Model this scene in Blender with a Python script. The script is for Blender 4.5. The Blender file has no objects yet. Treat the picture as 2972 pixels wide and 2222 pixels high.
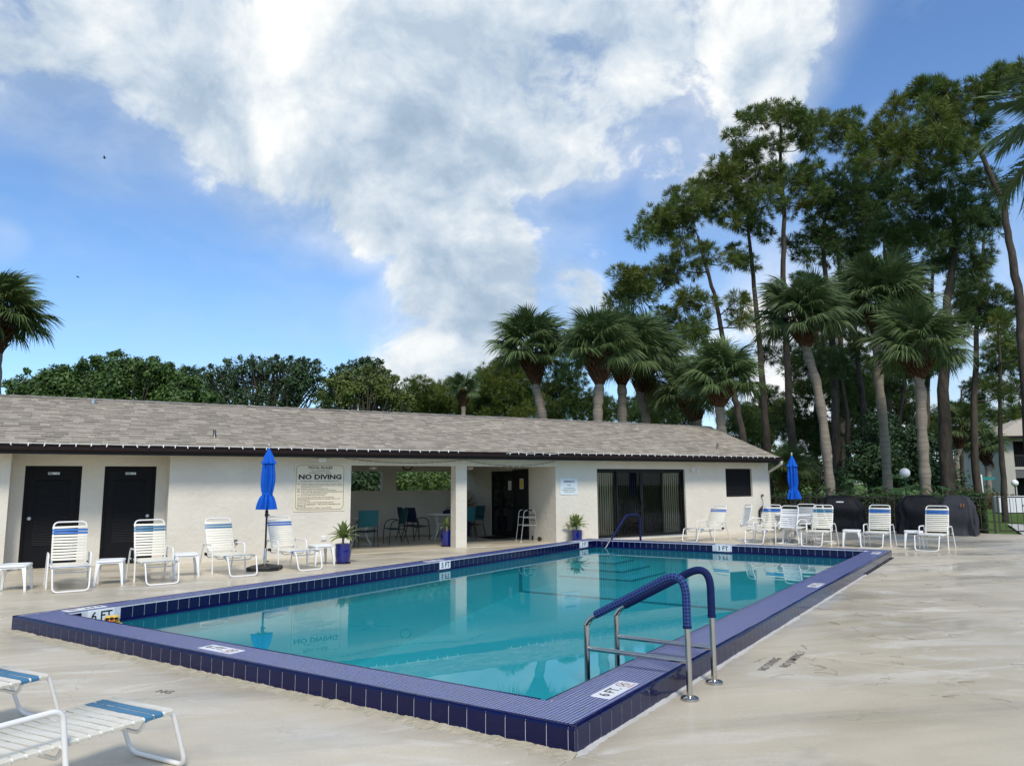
import bpy, math, random
import numpy as np
from mathutils import Vector, Matrix
R = math.radians
random.seed(7)
rng = np.random.default_rng(11)
scene = bpy.context.scene
COL = scene.collection

# ------------------------------------------------------------------ camera
F_PX, PITCH, ROLL, CAMZ = 2168.1, R(7.705), R(-0.382), 1.6
PW, PH = 2972.0, 2222.0
_r0 = Vector((1, 0, 0)); _u0 = Vector((0, -math.sin(PITCH), math.cos(PITCH)))
C_FWD = Vector((0, math.cos(PITCH), math.sin(PITCH)))
C_RIGHT = math.cos(ROLL) * _r0 + math.sin(ROLL) * _u0
C_UP = math.cos(ROLL) * _u0 - math.sin(ROLL) * _r0
cam_data = bpy.data.cameras.new('camera')
cam_data.sensor_fit = 'HORIZONTAL'; cam_data.sensor_width = 36.0
cam_data.lens = F_PX / PW * 36.0
cam_data.clip_start = 0.05; cam_data.clip_end = 2000.0
cam = bpy.data.objects.new('camera', cam_data); COL.objects.link(cam)
m = Matrix.Identity(4)
for i in range(3):
    m[i][0] = C_RIGHT[i]; m[i][1] = C_UP[i]; m[i][2] = -C_FWD[i]
m[2][3] = CAMZ
cam.matrix_world = m
scene.camera = cam

def RAY(px, py):
    return C_FWD + (px - PW / 2) / F_PX * C_RIGHT - (py - PH / 2) / F_PX * C_UP
def G(px, py, z=0.0):
    d = RAY(px, py); s = (z - CAMZ) / d.z
    return Vector((0, 0, CAMZ)) + s * d
def AT(px, py, depth):
    d = RAY(px, py)
    return Vector((0, 0, CAMZ)) + d * (depth / d.y)

# ------------------------------------------------------------------ world, sun, exposure
scene.view_settings.view_transform = 'Standard'
scene.view_settings.look = 'None'
scene.view_settings.exposure = 1.1
scene.view_settings.gamma = 1.0
scene.view_settings.use_curve_mapping = False
scene.cycles.use_denoising = True
scene.cycles.max_bounces = 8
scene.cycles.transparent_max_bounces = 16
scene.cycles.caustics_reflective = False
scene.cycles.caustics_refractive = False

SUN_EL, SUN_AZ = R(50), R(168)      # azimuth clockwise from +Y
sun_dir = Vector((math.sin(SUN_AZ) * math.cos(SUN_EL), math.cos(SUN_AZ) * math.cos(SUN_EL), math.sin(SUN_EL)))
sl = bpy.data.lights.new('sun', 'SUN'); sl.energy = 1.5; sl.angle = R(14); sl.color = (1.0, 0.92, 0.79)
so = bpy.data.objects.new('sun', sl); COL.objects.link(so)
so.rotation_euler = (-sun_dir).to_track_quat('-Z', 'Y').to_euler()

world = bpy.data.worlds.new('World'); scene.world = world; world.use_nodes = True
wt = world.node_tree; wt.nodes.clear()
class NT:
    def __init__(s, tree): s.t = tree
    def n(s, typ, **kw):
        nd = s.t.nodes.new(typ)
        for k, v in kw.items(): setattr(nd, k, v)
        return nd
    def put(s, sock, v):
        if isinstance(v, bpy.types.NodeSocket): s.t.links.new(v, sock)
        elif v is not None: sock.default_value = v
    def math(s, op, a, b=None, c=None, clamp=False):
        nd = s.n('ShaderNodeMath', operation=op, use_clamp=clamp)
        s.put(nd.inputs[0], a); s.put(nd.inputs[1], b); s.put(nd.inputs[2], c)
        return nd.outputs[0]
    def vmath(s, op, a, b=None):
        nd = s.n('ShaderNodeVectorMath', operation=op)
        s.put(nd.inputs[0], a)
        if b is not None:
            if op == 'SCALE': s.put(nd.inputs['Scale'], b)
            else: s.put(nd.inputs[1], b)
        return nd.outputs['Value'] if op in ('DOT_PRODUCT', 'LENGTH') else nd.outputs[0]
    def maprange(s, v, a, b, c=0.0, d=1.0, smooth=False):
        nd = s.n('ShaderNodeMapRange'); nd.clamp = True
        if smooth: nd.interpolation_type = 'SMOOTHSTEP'
        s.put(nd.inputs[0], v); nd.inputs[1].default_value = a; nd.inputs[2].default_value = b
        s.put(nd.inputs[3], c); s.put(nd.inputs[4], d)
        return nd.outputs[0]
    def noise(s, vec, scale, detail=4, rough=0.55, distort=0.0):
        nd = s.n('ShaderNodeTexNoise'); s.put(nd.inputs['Vector'], vec)
        nd.inputs['Scale'].default_value = scale; nd.inputs['Detail'].default_value = detail
        nd.inputs['Roughness'].default_value = rough; nd.inputs['Distortion'].default_value = distort
        return nd.outputs['Fac']
    def mix(s, f, a, b, mode='MIX'):
        nd = s.n('ShaderNodeMix', data_type='RGBA', blend_type=mode)
        s.put(nd.inputs[0], f); s.put(nd.inputs[6], a); s.put(nd.inputs[7], b)
        return nd.outputs[2]
    def ramp(s, fac, stops):
        nd = s.n('ShaderNodeValToRGB'); cr = nd.color_ramp
        while len(cr.elements) < len(stops): cr.elements.new(0.5)
        for e, (p, c) in zip(cr.elements, stops):
            e.position = p; e.color = (*c, 1) if len(c) == 3 else c
        s.put(nd.inputs[0], fac)
        return nd.outputs[0]

W = NT(wt)
sky = W.n('ShaderNodeTexSky', sky_type='NISHITA'); sky.sun_disc = False
sky.sun_elevation = SUN_EL; sky.sun_rotation = SUN_AZ
sky.altitude = 0; sky.air_density = 1.0; sky.dust_density = 0.6; sky.ozone_density = 2.0
tc = W.n('ShaderNodeTexCoord'); D3 = tc.outputs['Generated']
K = 1.3436
# cloud groups seen in the photograph: (x, y, radius, weight) in an overview of it 2212 px wide
CLOUDS = [(250,290,120,.6),(380,240,120,.75),(520,170,130,.9),(640,110,120,.95),(760,80,110,.95),(880,90,110,.9),(960,170,120,.9),
 (700,200,150,1),(560,300,140,.9),(430,350,110,.55),(620,400,120,.75),(760,380,150,.9),(880,300,140,.9),(960,430,110,.85),
 (1000,520,100,.95),(1050,590,95,.95),(1090,650,75,.9),(960,640,110,.9),(960,720,120,.9),(900,780,90,.8),(1020,760,100,.85),(1060,260,120,.8),(1160,290,100,.8),
 (1270,270,110,.75),(1120,130,130,.75),(1260,110,120,.65),(1400,120,110,.8),(1340,40,110,.7),(1450,30,100,.6),
 (40,60,150,.75),(180,60,130,.65),(60,180,100,.55),(260,130,80,.4),
 (1560,280,120,.6),(1640,200,110,.75),(1700,120,100,.75),(1780,60,90,.6),(1560,120,110,.55),(1500,380,110,.45),
 (1860,20,70,.45),(790,690,60,.5),(690,700,45,.4),(640,545,45,.55),(1230,640,60,.6),(1270,690,60,.55),(10,520,40,.5),(1000,-160,400,.7),
 (300,-200,350,.6),(1700,-180,300,.6),(1800,900,300,.55),(2150,800,220,.55)]
CLEAR = [(200,540,240,.45),(420,660,260,.5),(60,720,200,.4),(2080,120,180,.55),(1980,260,130,.45),(1330,480,110,.2),(560,820,150,.35),(760,590,60,.25)]
def lobes(lst):
    tot = None
    for x, y, r, w in lst:
        c = RAY(x * K, y * K).normalized(); a = r * K / F_PX
        dp = W.vmath('DOT_PRODUCT', D3, tuple(c))
        v = W.maprange(dp, math.cos(a * 1.8), math.cos(a * 0.2), 0.0, w, smooth=True)
        tot = v if tot is None else W.math('SMOOTH_MAX', tot, v, 0.25)
    return tot
cov = lobes(CLOUDS); clr = lobes(CLEAR)
warp = W.n('ShaderNodeTexNoise'); W.put(warp.inputs['Vector'], D3); warp.inputs['Scale'].default_value = 4.0; warp.inputs['Detail'].default_value = 4
wv = W.vmath('SCALE', W.vmath('SUBTRACT', warp.outputs['Color'], (.5, .5, .5)), 0.13)
DW = W.vmath('ADD', D3, wv)
DS = W.vmath('MULTIPLY', DW, (1.0, 1.0, 1.25))
base = W.noise(DS, 3.0, 3, .5)
puff = W.noise(DS, 6.5, 8, .60, .0)
cover = W.math('ADD', W.math('SUBTRACT', cov, clr), W.math('MULTIPLY', W.math('SUBTRACT', base, .5), .5))
dens = W.math('ADD', cover, W.math('MULTIPLY', W.math('SUBTRACT', puff, .465), 1.75))
alpha = W.math('MAXIMUM', W.maprange(dens, 0.27, 0.62, smooth=True), W.math('MULTIPLY', W.maprange(W.math('ADD', cover, W.math('MULTIPLY', W.math('SUBTRACT', base, .5), .8)), -.10, .55, smooth=True), .50))
puff2 = W.noise(W.vmath('ADD', DS, (-.030, -.010, .050)), 6.5, 7, .60, .0)
lit = W.maprange(W.math('ADD', W.math('SUBTRACT', puff, puff2), W.math('MULTIPLY', W.math('SUBTRACT', W.noise(DW, 4.3, 2, .5), .5), .55)), -.17, .20)
core = W.maprange(dens, .45, 1.3)
tone = W.math('SUBTRACT', lobes([(560,110,150,.30),(480,200,110,.30),(720,60,150,.28),(900,60,120,.28),(640,240,150,.22),(1000,190,110,.22),(1080,270,90,.26),(1230,270,90,.24),(1440,130,100,.28),(1660,190,130,.30),(1760,90,100,.26),(1010,470,60,.24),(1090,590,55,.26),(860,670,90,.16),(330,270,110,.14)]),
    lobes([(820,400,140,.30),(900,340,100,.24),(960,560,70,.16),(1180,400,150,.26),(1560,300,120,.16),(420,90,110,.26),(180,170,120,.18),(1170,60,100,.20),(600,420,110,.16),(960,740,110,.18)]))
shade = W.math('ADD', tone, W.math('ADD', W.math('MULTIPLY', lit, .72), W.math('MULTIPLY', W.math('SUBTRACT', 1.0, core), .28)))
ccol = W.ramp(shade, [(0.0, (.15, .20, .265)), (.30, (.215, .27, .335)), (.58, (.32, .36, .40)), (.85, (.44, .455, .46)), (1.0, (.51, .51, .50))])
# thin high veil
veil = W.maprange(W.noise(W.vmath('MULTIPLY', DW, (1.0, 1.0, 3.0)), 2.2, 5, .6, .4), .42, .8, 0, .38)
skyc = W.mix(1.0, sky.outputs[0], (.060, .075, .090, 1), 'MULTIPLY')
skyv = W.mix(veil, skyc, (.26, .32, .40, 1))
fin = W.mix(alpha, skyv, ccol)
bg = W.n('ShaderNodeBackground'); W.put(bg.inputs[0], fin); bg.inputs[1].default_value = 1.0
wo = W.n('ShaderNodeOutputWorld'); wt.links.new(bg.outputs[0], wo.inputs[0])

# ------------------------------------------------------------------ helpers
def tag(o, label=None, cat=None, group=None, kind=None):
    if label: o['label'] = label
    if cat: o['category'] = cat
    if group: o['group'] = group
    if kind: o['kind'] = kind
    return o
def empty(name, loc, rz=0.0, label=None, cat=None, group=None):
    o = bpy.data.objects.new(name, None); COL.objects.link(o)
    o.location = loc; o.rotation_euler = (0, 0, rz); o.empty_display_size = .1
    return tag(o, label, cat, group)
def obj(name, mesh, mat=None, parent=None, loc=None, rot=None, scale=None):
    o = bpy.data.objects.new(name, mesh); COL.objects.link(o)
    if mat is not None and len(mesh.materials) == 0: mesh.materials.append(mat)
    if parent is not None: o.parent = parent
    if loc is not None: o.location = loc
    if rot is not None: o.rotation_euler = rot
    if scale is not None: o.scale = scale
    return o
def tri_mesh(name, V, Fc, smooth=False):
    V = np.asarray(V, dtype=np.float32); Fc = np.asarray(Fc, dtype=np.int32)
    k = Fc.shape[1]
    me = bpy.data.meshes.new(name)
    me.vertices.add(len(V)); me.vertices.foreach_set('co', V.ravel())
    me.loops.add(Fc.size); me.loops.foreach_set('vertex_index', Fc.ravel())
    me.polygons.add(len(Fc)); me.polygons.foreach_set('loop_start', np.arange(0, Fc.size, k, dtype=np.int32))
    me.polygons.foreach_set('loop_total', np.full(len(Fc), k, dtype=np.int32))
    if smooth: me.polygons.foreach_set('use_smooth', np.ones(len(Fc), dtype=bool))
    me.update(calc_edges=True)
    return me
class MB:
    def __init__(s): s.v = []; s.f = []
    def add(s, vs, fs, M=None):
        o = len(s.v)
        s.v += [tuple(M @ Vector(p)) for p in vs] if M is not None else [tuple(p) for p in vs]
        s.f += [tuple(i + o for i in f) for f in fs]
        return s
    def box(s, x0, x1, y0, y1, z0, z1, M=None):
        return s.add([(x0,y0,z0),(x1,y0,z0),(x1,y1,z0),(x0,y1,z0),(x0,y0,z1),(x1,y0,z1),(x1,y1,z1),(x0,y1,z1)],
                     [(0,3,2,1),(4,5,6,7),(0,1,5,4),(1,2,6,5),(2,3,7,6),(3,0,4,7)], M)
    def bbox(s, x0, x1, y0, y1, z0, z1, b, M=None):
        # box with chamfered vertical and top edges
        prof = [(x0+b,y0),(x1-b,y0),(x1,y0+b),(x1,y1-b),(x1-b,y1),(x0+b,y1),(x0,y1-b),(x0,y0+b)]
        cx, cy = (x0+x1)/2, (y0+y1)/2
        def ins(p): return (p[0] + (b if p[0] < cx else -b), p[1] + (b if p[1] < cy else -b))
        vs = [(p[0],p[1],z0) for p in prof] + [(p[0],p[1],z1-b) for p in prof] + [(*ins(p),z1) for p in prof]
        fs = [tuple(range(7,-1,-1)), tuple(range(16,24))]
        for L in (0, 8):
            for i in range(8):
                j = (i+1) % 8; fs.append((L+i, L+j, L+8+j, L+8+i))
        return s.add(vs, fs, M)
    def tube(s, pts, r, seg=8, closed=False, cap=True, M=None):
        pts = [Vector(p) for p in pts]; n = len(pts)
        rs = r if isinstance(r, (list, tuple)) else [r] * n
        vs = []; fs = []
        t0 = (pts[1] - pts[0]).normalized()
        up = Vector((0,0,1)) if abs(t0.z) < .9 else Vector((1,0,0))
        a = t0.cross(up).normalized(); 
        for i, p in enumerate(pts):
            if closed: t = (pts[(i+1) % n] - pts[i-1]).normalized()
            elif i == 0: t = t0
            elif i == n-1: t = (pts[-1] - pts[-2]).normalized()
            else: t = ((pts[i+1]-pts[i]).normalized() + (pts[i]-pts[i-1]).normalized()).normalized()
            a = (a - t * a.dot(t)).normalized(); b = t.cross(a)
            for k in range(seg):
                th = 2*math.pi*k/seg
                vs.append(p + rs[i]*(math.cos(th)*a + math.sin(th)*b))
        rings = n if closed else n-1
        for i in range(rings):
            i2 = (i+1) % n
            for k in range(seg):
                k2 = (k+1) % seg
                fs.append((i*seg+k, i2*seg+k, i2*seg+k2, i*seg+k2))
        if cap and not closed:
            fs.append(tuple(range(seg))); fs.append(tuple(range((n-1)*seg+seg-1, (n-1)*seg-1, -1)))
        return s.add(vs, fs, M)
    def lathe(s, prof, seg=20, M=None, wob=None):
        vs = []; fs = []; n = len(prof)
        for i, (r, z) in enumerate(prof):
            for k in range(seg):
                th = 2*math.pi*k/seg
                rr = r * (wob(th, i) if wob else 1.0)
                vs.append((rr*math.cos(th), rr*math.sin(th), z))
        for i in range(n-1):
            for k in range(seg):
                k2 = (k+1) % seg
                fs.append((i*seg+k, i*seg+k2, (i+1)*seg+k2, (i+1)*seg+k))
        if prof[0][0] > 1e-6: fs.append(tuple(range(seg-1,-1,-1)))
        if prof[-1][0] > 1e-6: fs.append(tuple(range((n-1)*seg, n*seg)))
        return s.add(vs, fs, M)
    def prism(s, poly, z0, z1, M=None):
        n = len(poly)
        vs = [(x,y,z0) for x,y in poly] + [(x,y,z1) for x,y in poly]
        fs = [tuple(range(n-1,-1,-1)), tuple(range(n,2*n))] + [(i,(i+1)%n,n+(i+1)%n,n+i) for i in range(n)]
        return s.add(vs, fs, M)
    def mesh(s, name, smooth=None):
        me = bpy.data.meshes.new(name); me.from_pydata(s.v, [], s.f)
        if smooth:
            me.polygons.foreach_set('use_smooth', [True]*len(me.polygons)); me.update()
            try: me.set_sharp_from_angle(angle=R(smooth))
            except Exception: pass
        me.update()
        return me
    def build(s, name, mat=None, parent=None, smooth=None, off=None, **kw):
        if off is not None: s.v = [(x-off[0], y-off[1], z-off[2]) for x,y,z in s.v]
        return obj(name, s.mesh(name, smooth), mat, parent, **kw)
def arc_path(pts, rad, seg=6):
    """polyline with rounded corners"""
    pts = [Vector(p) for p in pts]; out = [pts[0]]
    for i in range(1, len(pts)-1):
        p, a, b = pts[i], pts[i-1], pts[i+1]
        r_ = rad[i-1] if isinstance(rad, (list, tuple)) else rad
        da, db = (a-p), (b-p); r_ = min(r_, da.length*.48, db.length*.48)
        s0 = p + da.normalized()*r_; s1 = p + db.normalized()*r_
        for k in range(seg+1):
            t = k/seg; out.append((1-t)**2*s0 + 2*t*(1-t)*p + t*t*s1)
    out.append(pts[-1])
    return out
_cache = {}
def cached(key, fn):
    if key not in _cache: _cache[key] = fn()
    return _cache[key]
def text_mesh(body, size, bold=0.0, align='CENTER', extrude=0.0, spacing=1.0, width=None, res=2):
    key = ('t', body, size, bold, align, extrude, spacing, width)
    if key in _cache: return _cache[key]
    cu = bpy.data.curves.new('txt', 'FONT'); cu.body = body; cu.size = size; cu.offset = bold
    cu.align_x = align; cu.align_y = 'CENTER'; cu.extrude = extrude; cu.resolution_u = res; cu.space_character = spacing
    o = bpy.data.objects.new('txt', cu); COL.objects.link(o)
    dg = bpy.context.evaluated_depsgraph_get(); dg.update()
    me = bpy.data.meshes.new_from_object(o.evaluated_get(dg))
    bpy.data.objects.remove(o); bpy.data.curves.remove(cu)
    if width:
        xs = [v.co.x for v in me.vertices]; w = max(xs)-min(xs); k = width/w
        for v in me.vertices: v.co.x *= k
    _cache[key] = me
    return me
def cp(me): return me.copy()

# ------------------------------------------------------------------ materials
MATS = {}
def mat(name, col, rough=.5, spec=.5, metal=0.0, var=0.0, vscale=6.0, col2=None, bump=0.0, bscale=40.0, coord='Object', detail=4, stretch=None, rvar=0.0, coat=0.0, island=0.0, sheen=0.0, trans=0.0):
    mm = bpy.data.materials.new(name); mm.use_nodes = True
    t = mm.node_tree; N = NT(t); bs = t.nodes['Principled BSDF']
    bs.inputs['Roughness'].default_value = rough; bs.inputs['Metallic'].default_value = metal
    bs.inputs['Specular IOR Level'].default_value = spec
    if coat: bs.inputs['Coat Weight'].default_value = coat; bs.inputs['Coat Roughness'].default_value = .06
    c = (*col, 1)
    vec = None
    if var or bump or col2 or rvar:
        tcn = N.n('ShaderNodeTexCoord'); vec = tcn.outputs[coord]
        if stretch: vec = N.vmath('MULTIPLY', vec, stretch)
    if var or col2:
        nz = N.noise(vec, vscale, detail, .6)
        c2 = (*(col2 if col2 else [x*(1-var) for x in col]), 1)
        f_ = N.maprange(nz, .32, .68)
        c = N.mix(f_, c, c2)
    if island:
        ge = N.n('ShaderNodeNewGeometry'); oi = N.n('ShaderNodeObjectInfo')
        rr = N.math('FRACT', N.math('ADD', ge.outputs['Random Per Island'], oi.outputs['Random']))
        hv = N.n('ShaderNodeHueSaturation'); N.put(hv.inputs['Color'], c)
        N.put(hv.inputs['Value'], N.maprange(rr, 0, 1, 1-island, 1+island)); c = hv.outputs[0]
    N.put(bs.inputs['Base Color'], c)
    if rvar: N.put(bs.inputs['Roughness'], N.maprange(N.noise(vec, vscale*1.7, 4), .3, .7, rough-rvar, rough+rvar))
    if bump:
        bn = N.n('ShaderNodeBump'); bn.inputs['Strength'].default_value = bump; bn.inputs['Distance'].default_value = .02
        N.put(bn.inputs['Height'], N.noise(vec, bscale, 5, .6)); t.links.new(bn.outputs[0], bs.inputs['Normal'])
    if trans:
        # leaves let some light through
        tr = N.n('ShaderNodeBsdfTranslucent'); N.put(tr.inputs[0], c)
        mx = N.n('ShaderNodeMixShader'); mx.inputs[0].default_value = trans
        out = t.nodes['Material Output']
        t.links.new(bs.outputs[0], mx.inputs[1]); t.links.new(tr.outputs[0], mx.inputs[2]); t.links.new(mx.outputs[0], out.inputs[0])
    MATS[name] = mm
    return mm
mat('stucco', (.69,.645,.555), .85, .25, var=.10, vscale=1.3, bump=.9, bscale=8, detail=6)
mat('stucco_inside', (.50,.47,.42), .9, .2, var=.10, vscale=1.2, bump=.35, bscale=9)
mat('interior_dark', (.10,.10,.10), .9, .1)
mat('shingle', (.37,.325,.265), .95, .12, col2=(.31,.275,.225), vscale=5, island=.19, bump=.6, bscale=160)
mat('shingle_under', (.10,.09,.08), .95, .1, var=.3, vscale=20)
mat('ridge', (.27,.25,.225), .95, .1, var=.3, vscale=20, island=.15)
mat('gutter', (.018,.009,.008), .5, .2, var=.3, vscale=3)
mat('fascia', (.012,.010,.010), .5, .3)
mat('soffit', (.55,.52,.46), .8, .2)
mat('bronze', (.008,.008,.009), .5, .25, var=.2, vscale=5)
mat('door_black', (.006,.006,.008), .6, .18, var=.3, vscale=4)
mat('aluminium', (.52,.52,.50), .38, .5, metal=.85, var=.15, vscale=9)
mat('white_metal', (.80,.79,.765), .38, .5, var=.07, vscale=6)
mat('strap', (.80,.76,.64), .42, .5, var=.14, vscale=3, island=.06)
mat('strap_dirty', (.70,.67,.575), .45, .45, col2=(.52,.495,.42), vscale=7, island=.05)
mat('strap_blue', (.035,.16,.50), .38, .5, var=.25, vscale=6)
mat('strap_teal', (.05,.19,.33), .42, .5, var=.25, vscale=6)
mat('plastic_white', (.80,.80,.785), .35, .5, var=.06, vscale=4)
mat('tile_navy', (.0009,.0022,.046), .10, .36, var=.25, vscale=9, island=.10)
mat('tile_side', (.007,.009,.10), .07, .6, var=.25, vscale=9, island=.08, coat=.3)
mat('mosaic', (.006,.026,.205), .35, .28, var=.3, vscale=60, island=.3)
mat('grout', (.64,.66,.69), .85, .2, var=.2, vscale=30)
mat('mortar', (.48,.43,.32), .95, .15, col2=(.38,.345,.25), vscale=9, bump=1.0, bscale=24)
mat('plaster', (.42,.72,.73), .7, .3, var=.08, vscale=1.5)
mat('marker_white', (.80,.81,.82), .25, .5, var=.05, vscale=20)
mat('ink', (.012,.012,.016), .6, .3)
mat('ink_red', (.40,.10,.08), .6, .3)
mat('paint_faded', (.24,.225,.195), .9, .1, var=.5, vscale=50)
mat('steel', (.56,.53,.47), .22, .5, metal=1.0, var=.12, vscale=6, rvar=.05)
mat('steel_worn', (.22,.205,.18), .4, .5, metal=1.0, var=.4, vscale=20)
mat('sleeve_blue', (.003,.012,.080), .75, .25, var=.25, vscale=8, bump=.3, bscale=200)
mat('canvas_blue', (.003,.105,.56), .8, .25, var=.25, vscale=3, bump=.25, bscale=30)
mat('pot_blue', (.002,.010,.18), .12, .6, coat=.5, var=.25, vscale=5)
mat('soil', (.03,.022,.015), .95, .1)
mat('agave', (.14,.22,.075), .5, .4, col2=(.26,.29,.085), vscale=5, island=.15, trans=.12)
mat('bromeliad', (.10,.16,.04), .5, .4, col2=(.35,.09,.03), vscale=4, island=.2, trans=.12)
mat('black_plastic', (.014,.014,.015), .5, .4, var=.2, vscale=8)
mat('dark_metal', (.012,.012,.013), .4, .5)
mat('sling_teal', (.010,.105,.125), .7, .3, var=.2, vscale=20)
mat('sling_navy', (.010,.022,.075), .7, .3, var=.2, vscale=20)
mat('sign_cream', (.72,.65,.50), .45, .4, var=.05, vscale=3)
mat('sign_pale', (.66,.74,.77), .4, .4, var=.04, vscale=3)
mat('fence_metal', (.05,.049,.036), .5, .4, var=.3, vscale=10)
mat('cover_black', (.0045,.0045,.006), .6, .25, bump=1.0, bscale=9, var=.2, vscale=5)
mat('cover_grey', (.042,.042,.048), .65, .3, bump=.35, bscale=6, var=.2, vscale=5)
mat('logo_white', (.7,.7,.7), .5, .4)
mat('logo_orange', (.55,.16,.05), .5, .4)
mat('globe', (.90,.89,.86), .35, .4)
mat('bark', (.105,.085,.068), .95, .1, col2=(.045,.038,.032), vscale=5, bump=1.0, bscale=9, stretch=(1,1,.35))
mat('bark_far', (.085,.075,.062), .95, .1, col2=(.045,.04,.035), vscale=4, bump=.8, bscale=8, stretch=(1,1,.35))
mat('palm_trunk', (.31,.265,.21), .95, .1, col2=(.20,.17,.135), vscale=4, bump=.9, bscale=16, stretch=(.6,.6,4.0))
mat('boots', (.13,.065,.034), .95, .1, col2=(.045,.027,.018), vscale=9, bump=.6, bscale=20)
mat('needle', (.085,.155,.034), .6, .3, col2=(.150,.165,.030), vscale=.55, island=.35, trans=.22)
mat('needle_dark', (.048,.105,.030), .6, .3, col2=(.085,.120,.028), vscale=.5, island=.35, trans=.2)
mat('frond', (.090,.145,.050), .55, .3, col2=(.120,.170,.062), vscale=1.6, island=.28, trans=.2)
mat('frond_dark', (.072,.120,.042), .5, .4, col2=(.110,.155,.058), vscale=1.6, island=.28, trans=.18)
mat('frond_olive', (.125,.165,.045), .5, .4, col2=(.075,.12,.038), vscale=1.6, island=.28, trans=.22)
mat('leaf_mango', (.085,.150,.028), .5, .4, col2=(.050,.105,.024), vscale=.7, island=.4, trans=.2)
mat('leaf_oak', (.038,.078,.030), .55, .35, col2=(.056,.098,.036), vscale=.7, island=.4, trans=.15)
mat('leaf_olive', (.125,.160,.032), .55, .35, col2=(.085,.125,.026), vscale=.7, island=.35, trans=.22)
mat('leaf_hedge', (.050,.092,.020), .5, .4, col2=(.026,.058,.016), vscale=2.5, island=.4, trans=.15)
mat('leaf_philo', (.030,.075,.022), .4, .45, col2=(.045,.10,.03), vscale=2, island=.35, trans=.15)
mat('leaf_red', (.16,.07,.03), .55, .35, col2=(.06,.09,.025), vscale=3, island=.4, trans=.15)
mat('stem', (.09,.10,.035), .7, .2)
mat('grass', (.055,.115,.018), .9, .15, col2=(.085,.13,.03), vscale=.5, bump=.8, bscale=30)
mat('path', (.52,.51,.48), .9, .2, var=.15, vscale=2)
mat('asphalt', (.06,.06,.062), .9, .2, var=.2, vscale=3)
mat('house_wall', (.50,.47,.41), .9, .2, var=.1, vscale=1)
mat('house_dark', (.035,.034,.036), .6, .3)
mat('house_grey', (.12,.12,.125), .7, .3)
mat('cabinet_white', (.76,.77,.79), .4, .4)
mat('teal_sign', (.02,.22,.20), .5, .4)
mat('mast_green', (.04,.12,.09), .6, .3)
mat('rubber', (.015,.015,.015), .7, .3)
mat('duck_yellow', (.72,.45,.06), .4, .4)
mat('duck_beak', (.6,.12,.03), .4, .4)
mat('bulb', (.80,.81,.84), .15, .6, coat=.3)
mat('wire', (.016,.022,.016), .6, .3)
mat('wire_white', (.7,.7,.68), .6, .3)
mat('needle_dead', (.14,.085,.045), .9, .1)
mat('mat_black', (.012,.012,.012), .95, .1)
mat('paper', (.62,.63,.60), .7, .2)
mat('paper_yellow', (.55,.45,.06), .7, .2)
mat('blind', (.55,.50,.31), .7, .2, var=.1, vscale=2)
mat('screen_dark', (.10,.095,.08), .6, .3)
mat('foam', (.62,.66,.70), .6, .2)

mat('glass_black', (.010,.011,.012), .06, .35)
mat('frond_dead', (.19,.125,.065), .8, .2, var=.3, vscale=2, trans=.15)
mat('louvre', (.016,.016,.018), .45, .35)
def glass_mat(name, tint, ior=1.5, rough=.02, transp=(1,1,1), bump=None, body=None):
    mm = bpy.data.materials.new(name); mm.use_nodes = True; t = mm.node_tree; t.nodes.clear(); N = NT(t)
    tr = N.n('ShaderNodeBsdfTransparent'); tr.inputs[0].default_value = (*tint, 1)
    gl = N.n('ShaderNodeBsdfGlossy'); gl.inputs['Roughness'].default_value = rough
    fr = N.n('ShaderNodeFresnel'); fr.inputs[0].default_value = ior
    mx = N.n('ShaderNodeMixShader'); out = N.n('ShaderNodeOutputMaterial')
    src = tr.outputs[0]
    if body:
        df = N.n('ShaderNodeBsdfDiffuse'); df.inputs[0].default_value = (*body[0], 1)
        m2 = N.n('ShaderNodeMixShader'); m2.inputs[0].default_value = body[1]
        t.links.new(tr.outputs[0], m2.inputs[1]); t.links.new(df.outputs[0], m2.inputs[2]); src = m2.outputs[0]
    t.links.new(fr.outputs[0], mx.inputs[0]); t.links.new(src, mx.inputs[1]); t.links.new(gl.outputs[0], mx.inputs[2])
    t.links.new(mx.outputs[0], out.inputs[0])
    if bump:
        bn = N.n('ShaderNodeBump'); bn.inputs['Strength'].default_value = bump[0]; bn.inputs['Distance'].default_value = .02
        tcn = N.n('ShaderNodeTexCoord')
        N.put(bn.inputs['Height'], bump[1](N, tcn.outputs['Object']))
        t.links.new(bn.outputs[0], gl.inputs['Normal']); t.links.new(bn.outputs[0], fr.inputs['Normal'])
    MATS[name] = mm
    return mm
def water_h(N, v):
    big = N.noise(N.vmath('MULTIPLY', v, (1, 1, 1)), 1.1, 2, .5, .3)
    fine = N.noise(v, 11.0, 3, .55)
    # a band of finer ripples where the return jets stir the surface (near the deep end)
    sep = N.n('ShaderNodeSeparateXYZ'); N.put(sep.inputs[0], v)
    dst = N.math('ADD', sep.outputs[0], N.math('MULTIPLY', N.math('SUBTRACT', N.noise(v, .5, 3), .5), 2.0))
    band = N.math('MULTIPLY', N.maprange(dst, 2.4, 2.9, smooth=True), N.maprange(dst, 5.2, 4.6, smooth=True))
    return N.math('ADD', N.math('MULTIPLY', big, .10), N.math('MULTIPLY', fine, N.math('ADD', .012, N.math('MULTIPLY', band, .10))))
glass_mat('water', (.34,.86,.94), 1.33, .0, bump=(.26, water_h), body=((.012,.35,.43), .36))
glass_mat('glass_door', (.88,.89,.86), 1.5, .01)
glass_mat('glass_dark', (.50,.51,.50), 1.35, .01)

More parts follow.
